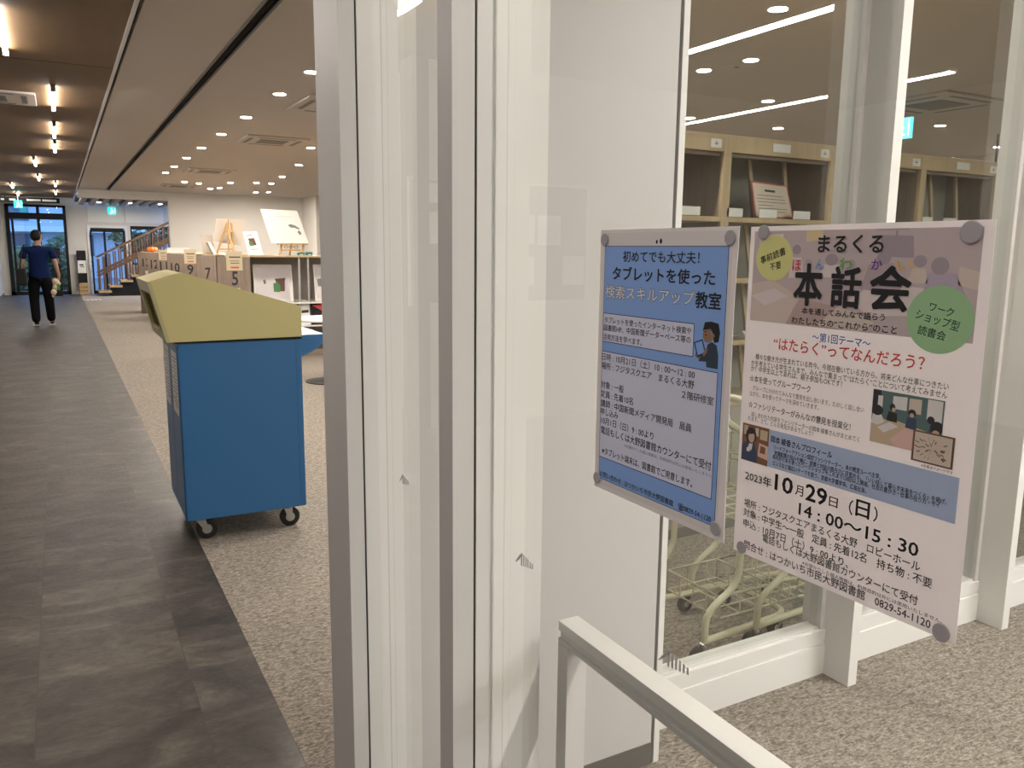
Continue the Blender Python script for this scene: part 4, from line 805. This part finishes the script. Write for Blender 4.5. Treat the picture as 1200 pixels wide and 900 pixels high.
# ---------------------------------------------------------------- basket carts nested behind the glass
def cart(x0, label):
    k = thing('basket_cart', (x0, 2.2, 0), label, 'basket cart', 'beige tube basket carts')
    for y, nm in ((2.02, 'side_frame'), (2.38, 'side_frame')):
        MB().use('beige').tube(bez([(x0, y, .075), (x0, y, .19), (x0+.15, y, .275), (x0+.152, y, .82), (x0-.02, y, .92)], .06), .0125, 12).build(nm, None, k)
    MB().use('beige').tube(bez([(x0+.005, 2.02, .085), (x0+.45, 2.05, .085), (x0+.45, 2.35, .085), (x0+.005, 2.38, .085)], .07), .0125, 12).build('base_loop', None, k)
    MB().use('beige').tube([(x0-.02, 2.0, .92), (x0-.02, 2.40, .92)], .015, 12).build('handle', None, k)
    for y in (2.0, 2.40): MB().use('black').tube([(x0-.02, y-.018, .92), (x0-.02, y+.018, .92)], .019, 12).build('grip_cap', None, k)
    mb = MB().use('beige'); xa, xb, ya, yb, zb, zt = x0+.10, x0+.50, 2.055, 2.345, .135, .215
    def rod(a, b, r=.0036): mb.tube([a, b], r, 6)
    for z in (zb, zt): mb.tube([(xa, ya, z), (xb, ya, z), (xb, yb, z), (xa, yb, z)], .0042, 6, True)
    for q in range(5): y = ya+(yb-ya)*q/4; rod((xa, y, zt), (xa, y, zb)); rod((xb, y, zt), (xb, y, zb)); rod((xa, y, zb), (xb, y, zb))
    for q in range(5): x = xa+(xb-xa)*q/4; rod((x, ya, zt), (x, ya, zb)); rod((x, yb, zt), (x, yb, zb)); rod((x, ya, zb), (x, yb, zb))
    mb.build('lower_basket', None, k)['kind'] = 'stuff'
    mb = MB().use('beige'); xa, xb, ya, yb, zb, zt = x0+.16, x0+.55, 2.04, 2.36, .5, .74
    for z in (zb, .62, zt): mb.tube([(xa, ya, z), (xb, ya, z), (xb, yb, z), (xa, yb, z)], .0042, 6, True)
    for q in range(5): y = ya+(yb-ya)*q/4; rod((xa, y, zt), (xa, y, zb)); rod((xb, y, zt), (xb, y, zb)); rod((xa, y, zb), (xb, y, zb))
    for q in range(6): x = xa+(xb-xa)*q/5; rod((x, ya, zt), (x, ya, zb)); rod((x, yb, zt), (x, yb, zb)); rod((x, ya, zb), (x, yb, zb))
    mb.build('upper_basket', None, k)['kind'] = 'stuff'
    for x, y, dx in ((x0, 2.02, -.03), (x0, 2.38, -.03), (x0+.42, 2.06, -.025), (x0+.42, 2.34, -.025)):
        ca = MB().use('chrome').lathe((x, y, .062), [(.018, 0), (.02, .004), (.02, .016), (.012, .02)], 'z', 14)
        for s in (-1, 1): ca.prism([(x-.014, .066), (x+.014, .066), (x+dx+.008, .032), (x+dx-.008, .032)], 'y', y+s*.014-.001, y+s*.014+.001)
        ca = ca.build('caster', None, k)
        MB().use('rubber').lathe((x+dx, y-.011, .035), [(.026, 0), (.034, .003), (.034, .019), (.026, .022)], 'y', 22).use('steel').lathe((x+dx, y-.0122, .035), [(.012, 0), (.012, .0244)], 'y', 12).build('wheel', None, ca)
cart(1.916, 'beige tube basket cart behind the glass, the left one nearer the white wall')
cart(2.17, 'beige tube basket cart behind the glass, the right one nested ahead')

# ---------------------------------------------------------------- lamps
def downlight(x, y, label, grp, z=HC):
    if 'dl' not in _P:
        k = thing('downlight', (x, y, HC), label, 'downlight', grp)
        MB().use('white').lathe((x, y, HC-.004), [(.052, .0005), (.056, -.003), (.068, -.001), (.068, .004)], 'z', 28).build('trim_ring', None, k)
        MB().use('down').lathe((x, y, HC-.0055), [(.0515, 0), (.0515, .0015)], 'z', 28).build('lens', None, k); _P['dl'] = k
    else: dup(_P['dl'], (x, y, z), label)['group'] = grp
_P = {}
for y in (5.6, 4.25, 2.9): downlight(1.943, y, 'added downlight brightening the near carpet, unseen behind the white post', 'added downlights behind the white post')  # out of view, added to brighten the near carpet
for x in (1.1, 1.9, 2.7): downlight(x, 26.2, '%s downlight from the left between the dark ceiling slats over the stairs' % {1.1: 'first', 1.9: 'second', 2.7: 'third'}[x], 'downlights over the stairs', 2.70)
for i, y in enumerate((6.98, 8.10, 9.70, 11.29, 12.96, 14.55, 16.19, 17.56)): downlight(1.943, y, '%s downlight in the straight row beside the dark ceiling slot%s' % (ORD[i], '' if i == 0 else ', counting from the camera'), 'downlights beside the ceiling slot')
for i, (x, y) in enumerate(((2.57, 19.8), (2.92, 20.1), (3.40, 21.65), (3.55, 21.2), (3.49, 19.4), (4.63, 22.3), (3.98, 19.05), (4.9, 22.0), (4.32, 19.09), (4.11, 17.16), (3.78, 14.58), (3.31, 12.05))): downlight(x, y, '%s downlight from the left among those over the numbered low shelves' % ORD[i].replace('nearest', 'first'), 'downlights over the low shelves')
for i, (x, y) in enumerate(((6.117, 7.094), (4.642, 5.234), (4.702, 4.783), (6.074, 5.923), (3.879, 3.744), (7.472, 7.101), (8.839, 5.987), (7.432, 4.814), (11.186, 6.706))): downlight(x, y, '%s downlight from the left on the ceiling seen through the window wall' % ORD[i].replace('nearest', 'first'), 'downlights seen through the windows')
for x in (4.2, 6.5, 9.0):
    for y in (9.5, 12.0, 14.5): downlight(x, y, 'added fill downlight over the library floor, unseen behind the white wall', 'added downlights behind the white wall')  # unseen grid added to light the library floor
for x, y in ((3.0, -.9), (1.62, -2.9), (3.0, .5), (5.2, -.6)): downlight(x, y, 'added fill downlight over the vestibule carpet, unseen beside the camera', 'added vestibule downlights')  # extra lamps out of view, added to light the white wall
BARS = [(.06, 9.45), (.06, 11.95), (.06, 13.85), (.05, 21.9), (.045, 25.3), (-.24, 6.75), (-.25, 16.5), (-.26, 20.1), (-.87, 23.2), (-.88, 26.6), (-.83, 5.15), (-.25, 2.0), (-.86, -.8), (-1.9, 2.6), (-3, .5), (-3.4, -3), (-.3, -2.6), (-1.9, -2.2), (-4.6, -1.5)]
BL = ['corridor bar lamp in the right column, the one nearest the camera', 'corridor bar lamp in the right column, second from the camera', 'corridor bar lamp in the right column, third from the camera', 'corridor bar lamp in the right column, fourth from the camera', 'corridor bar lamp in the right column, farthest and above the sign band',
      'corridor bar lamp cut by the left edge of the photo', 'corridor bar lamp in the middle column, nearer of its pair', 'corridor bar lamp in the middle column, farther of its pair', 'corridor bar lamp at far left, nearer of its pair', 'corridor bar lamp at far left, farther of its pair'] + ['ceiling bar lamp mirrored in the narrow glass pane'] + ['added bare bar lamp over the lobby, unseen beside the camera']*8  # unseen lobby bars are added to brighten the near floor and posters
for (x, y), lab in zip(BARS, BL):
    if 'bar' not in _P:
        k = thing('bar_lamp', (x, y, HC), lab, 'ceiling lamp', 'corridor bar lamps')
        MB().use('bar').tube([(x, y-.62, HC-.035), (x, y+.62, HC-.035)], .0145, 12).build('tube', None, k)
        for s in (-1, 1): MB().use('grey').box(x-.02, x+.02, y+s*.66-.04, y+s*.66+.04, HC-.055, HC-.001).build('end_holder', None, k)
        _P['bar'] = k
    else: dup(_P['bar'], (x, y, HC), lab)
for x, y0, y1, lab in ((1.6, -2.1, -.5, 'short recessed ceiling line lamp on the guard rail side of the vestibule'), (4.12, -5, .12, 'long recessed ceiling line lamp mirrored large in the window'), (6.34, -5.6, -.65, 'long recessed ceiling line lamp mirrored thin across both windows')):
    k = thing('line_lamp', (x, (y0+y1)/2, HC), lab, 'ceiling lamp', 'vestibule line lamps'); hw = .05 if x > 2 else .006; B('diffuser', 'line' if x > 2 else 'down', (x-hw, x+hw, y0, y1, HC-.008, HC-.001), k)
    MB().use('white').box(x-hw-.008, x-hw-.0005, y0, y1, HC-.01, HC-.001).box(x+hw+.0005, x+hw+.008, y0, y1, HC-.01, HC-.001).build('edge_trim', None, k)
# ceiling air units
def ac(x0, x1, y0, y1, lab, name='ceiling_air_unit'):
    k = thing(name, ((x0+x1)/2, (y0+y1)/2, HC), lab, 'air conditioner', 'ceiling air units'); cx, cy_ = (x0+x1)/2, (y0+y1)/2; hx, hy = (x1-x0)/2, (y1-y0)/2
    MB().use('ceil').box(x0, x1, y0, y1, HC-.022, HC).build('panel', None, k, .006)
    MB().use('grey').box(cx-hx*.45, cx+hx*.45, cy_-hy*.45, cy_+hy*.45, HC-.026, HC-.022).build('intake_grille', None, k)
    for s in (-1, 1):
        B('air_slot', 'grey', (cx-hx*.6, cx+hx*.6, cy_+s*hy*.78-.025, cy_+s*hy*.78+.025, HC-.024, HC-.0215), k); B('air_slot', 'grey', (cx+s*hx*.78-.025, cx+s*hx*.78+.025, cy_-hy*.6, cy_+hy*.6, HC-.024, HC-.0215), k)
ac(2.19, 3.04, 7.96, 8.88, 'square ceiling air unit nearest the white post'); ac(2.235, 3.05, 11.1, 12.0, 'square ceiling air unit second from the camera, beyond the row of downlights'); ac(2.2, 3.05, 16.2, 17.1, 'square ceiling air unit third from the camera'); ac(2.2, 3.0, 20.6, 21.5, 'square ceiling air unit farthest, above the white end wall')
ac(7.0, 8.0, 4.7, 5.6, 'square ceiling air unit seen through the window right of the mullion'); ac(-1.0, -.09, 9.3, 10.05, 'square ceiling air unit in the wooden corridor ceiling')
k = thing('ceiling_sensor', (4.77, 5.0, HC), 'pale round fitting on the ceiling between downlights behind the window', 'ceiling fitting'); MB().use('ceil').lathe((4.77, 5.0, HC-.005), [(.1, -.001), (.11, 0), (.125, .003), (.13, .005)], 'z', 28).build('housing', None, k); MB().use('grey').lathe((4.77, 5.0, HC-.008), [(.02, 0), (.02, .002)], 'z', 14).build('lens', None, k)
k = thing('hanging_number_sign', (9.7, 6.04, 2.5), 'hanging white number sign on a dark pole behind the bookcase end', 'sign'); MB().use('black').tube([(10.05, 6.04, 2.56), (10.05, 6.04, HC)], .014, 8).build('pole', None, k); B('plate', 'white', (9.2, 10.1, 6.03, 6.05, 2.2, 2.575), k)
mb = MB().use('ink'); text_fit(mb, '20', 1, 9.5, 9.95, 2.44, .24, lambda p, z: (p, 6.026, z), n=(0, -1, 0)); mb.build('number', None, k)

# ---------------------------------------------------------------- notice board across the corridor (seen mirrored in the glass)
k = thing('notice_board', (-2.18, 6.03, 1.03), 'grey notice board with pinned papers on the lobby wall, mirrored in the glass', 'notice board'); B('board', 'cork', (-3.0, -1.36+.01, 6.015, 6.038, 1.03, 1.99), k)
MB().use('framel').box(-3.02, -3.0, 6.01, 6.038, 1.01, 2.01).box(-1.35, -1.33, 6.01, 6.038, 1.01, 2.01).box(-3.0, -1.35, 6.01, 6.038, 1.99, 2.01).box(-3.0, -1.35, 6.01, 6.038, 1.01, 1.03).build('frame', None, k)
PP = [(-1.63, -1.40, 1.82, 1.97), (-1.6, -1.42, 1.50, 1.75), (-2.24, -2.0, 1.81, 1.98), (-2.24, -2.02, 1.51, 1.75), (-2.47, -2.26, 1.51, 1.75), (-2.73, -2.5, 1.50, 1.75), (-2.24, -2.02, 1.16, 1.40), (-2.47, -2.27, 1.16, 1.40), (-2.98, -2.76, 1.16, 1.41), (-1.8, -1.66, 1.19, 1.44)]
for i, (a, b, z0, z1) in enumerate(PP):
    o = B('pinned_paper', 'white', (a, b, 6.0105, 6.0145, z0, z1)); tag(o, 'white paper pinned on the grey notice board, %s counting from the corridor corner' % ORD[i].replace('nearest', 'first'), 'paper', 'papers on the notice board')

# ---------------------------------------------------------------- outside the far doors
struct(B('ground_outside', 'asphalt', (-25, 30, 28.65, 70, -.2, -.05)))
k = thing('apartment_building', (-2, 44, -.05), 'pale apartment house with grey windows outside the far doors', 'building')
B('facade', 'ext', (-12, 6, 44, 52, -.05, 9), k)
for x in (-8, -5, -2.2, .4, 3):
    for z in (1.0, 2.6, 5.6): B('window_opening', 'extd', (x, x+1.1, 43.95, 44, z, z+1.0), k)
for z in (2.1, 4.6): B('balcony_slab', 'white', (-12, 6, 43.2, 44, z, z+.25), k)
rl = random.Random(5)
def bush(x, y, rx, rz, n, m_, lab, name='outdoor_shrub', trunk=None):
    k = thing(name, (x, y, -.05), lab, 'shrub' if trunk is None else 'tree', 'plants outside the far doors'); mb = MB().use(m_); zc = (rz if trunk is None else trunk+rz)
    for q in range(n):
        t, ph, rr = rl.uniform(0, 2*PI), math.acos(rl.uniform(-1, 1)), rl.uniform(.35, 1)**.5
        c0 = Vector((x+rx*rr*math.sin(ph)*math.cos(t), y+rx*.7*rr*math.sin(ph)*math.sin(t), zc+rz*rr*math.cos(ph)-.05)); a = Vector((rl.uniform(-1, 1), rl.uniform(-1, 1), rl.uniform(-.6, .6))).normalized()*.13; b = a.orthogonal().normalized()*.05
        mb.add([c0-a, c0+b, c0+a, c0-b], [(0, 1, 2, 3)])
    mb.build('foliage', None, k)
    MB().use('trunk').tube([(x, y, -.05), (x+.03, y, max(.3, zc*.8))], [.05, .03], 8).build('stem' if trunk is None else 'trunk', None, k)
bush(-1.2, 31, .8, .75, 900, 'leaf2', 'pale loose shrub outside the left entrance leaf'); bush(.2, 31.5, .75, .95, 900, 'leaf', 'taller green shrub outside the right entrance leaf'); bush(-.5, 33, .9, .8, 700, 'leaf', 'low green shrub behind the others outside the entrance')
bush(2.6, 33, 1.1, 1.0, 1100, 'leaf', 'dark tree crown outside the far glazed door', 'outdoor_tree', 1.2)
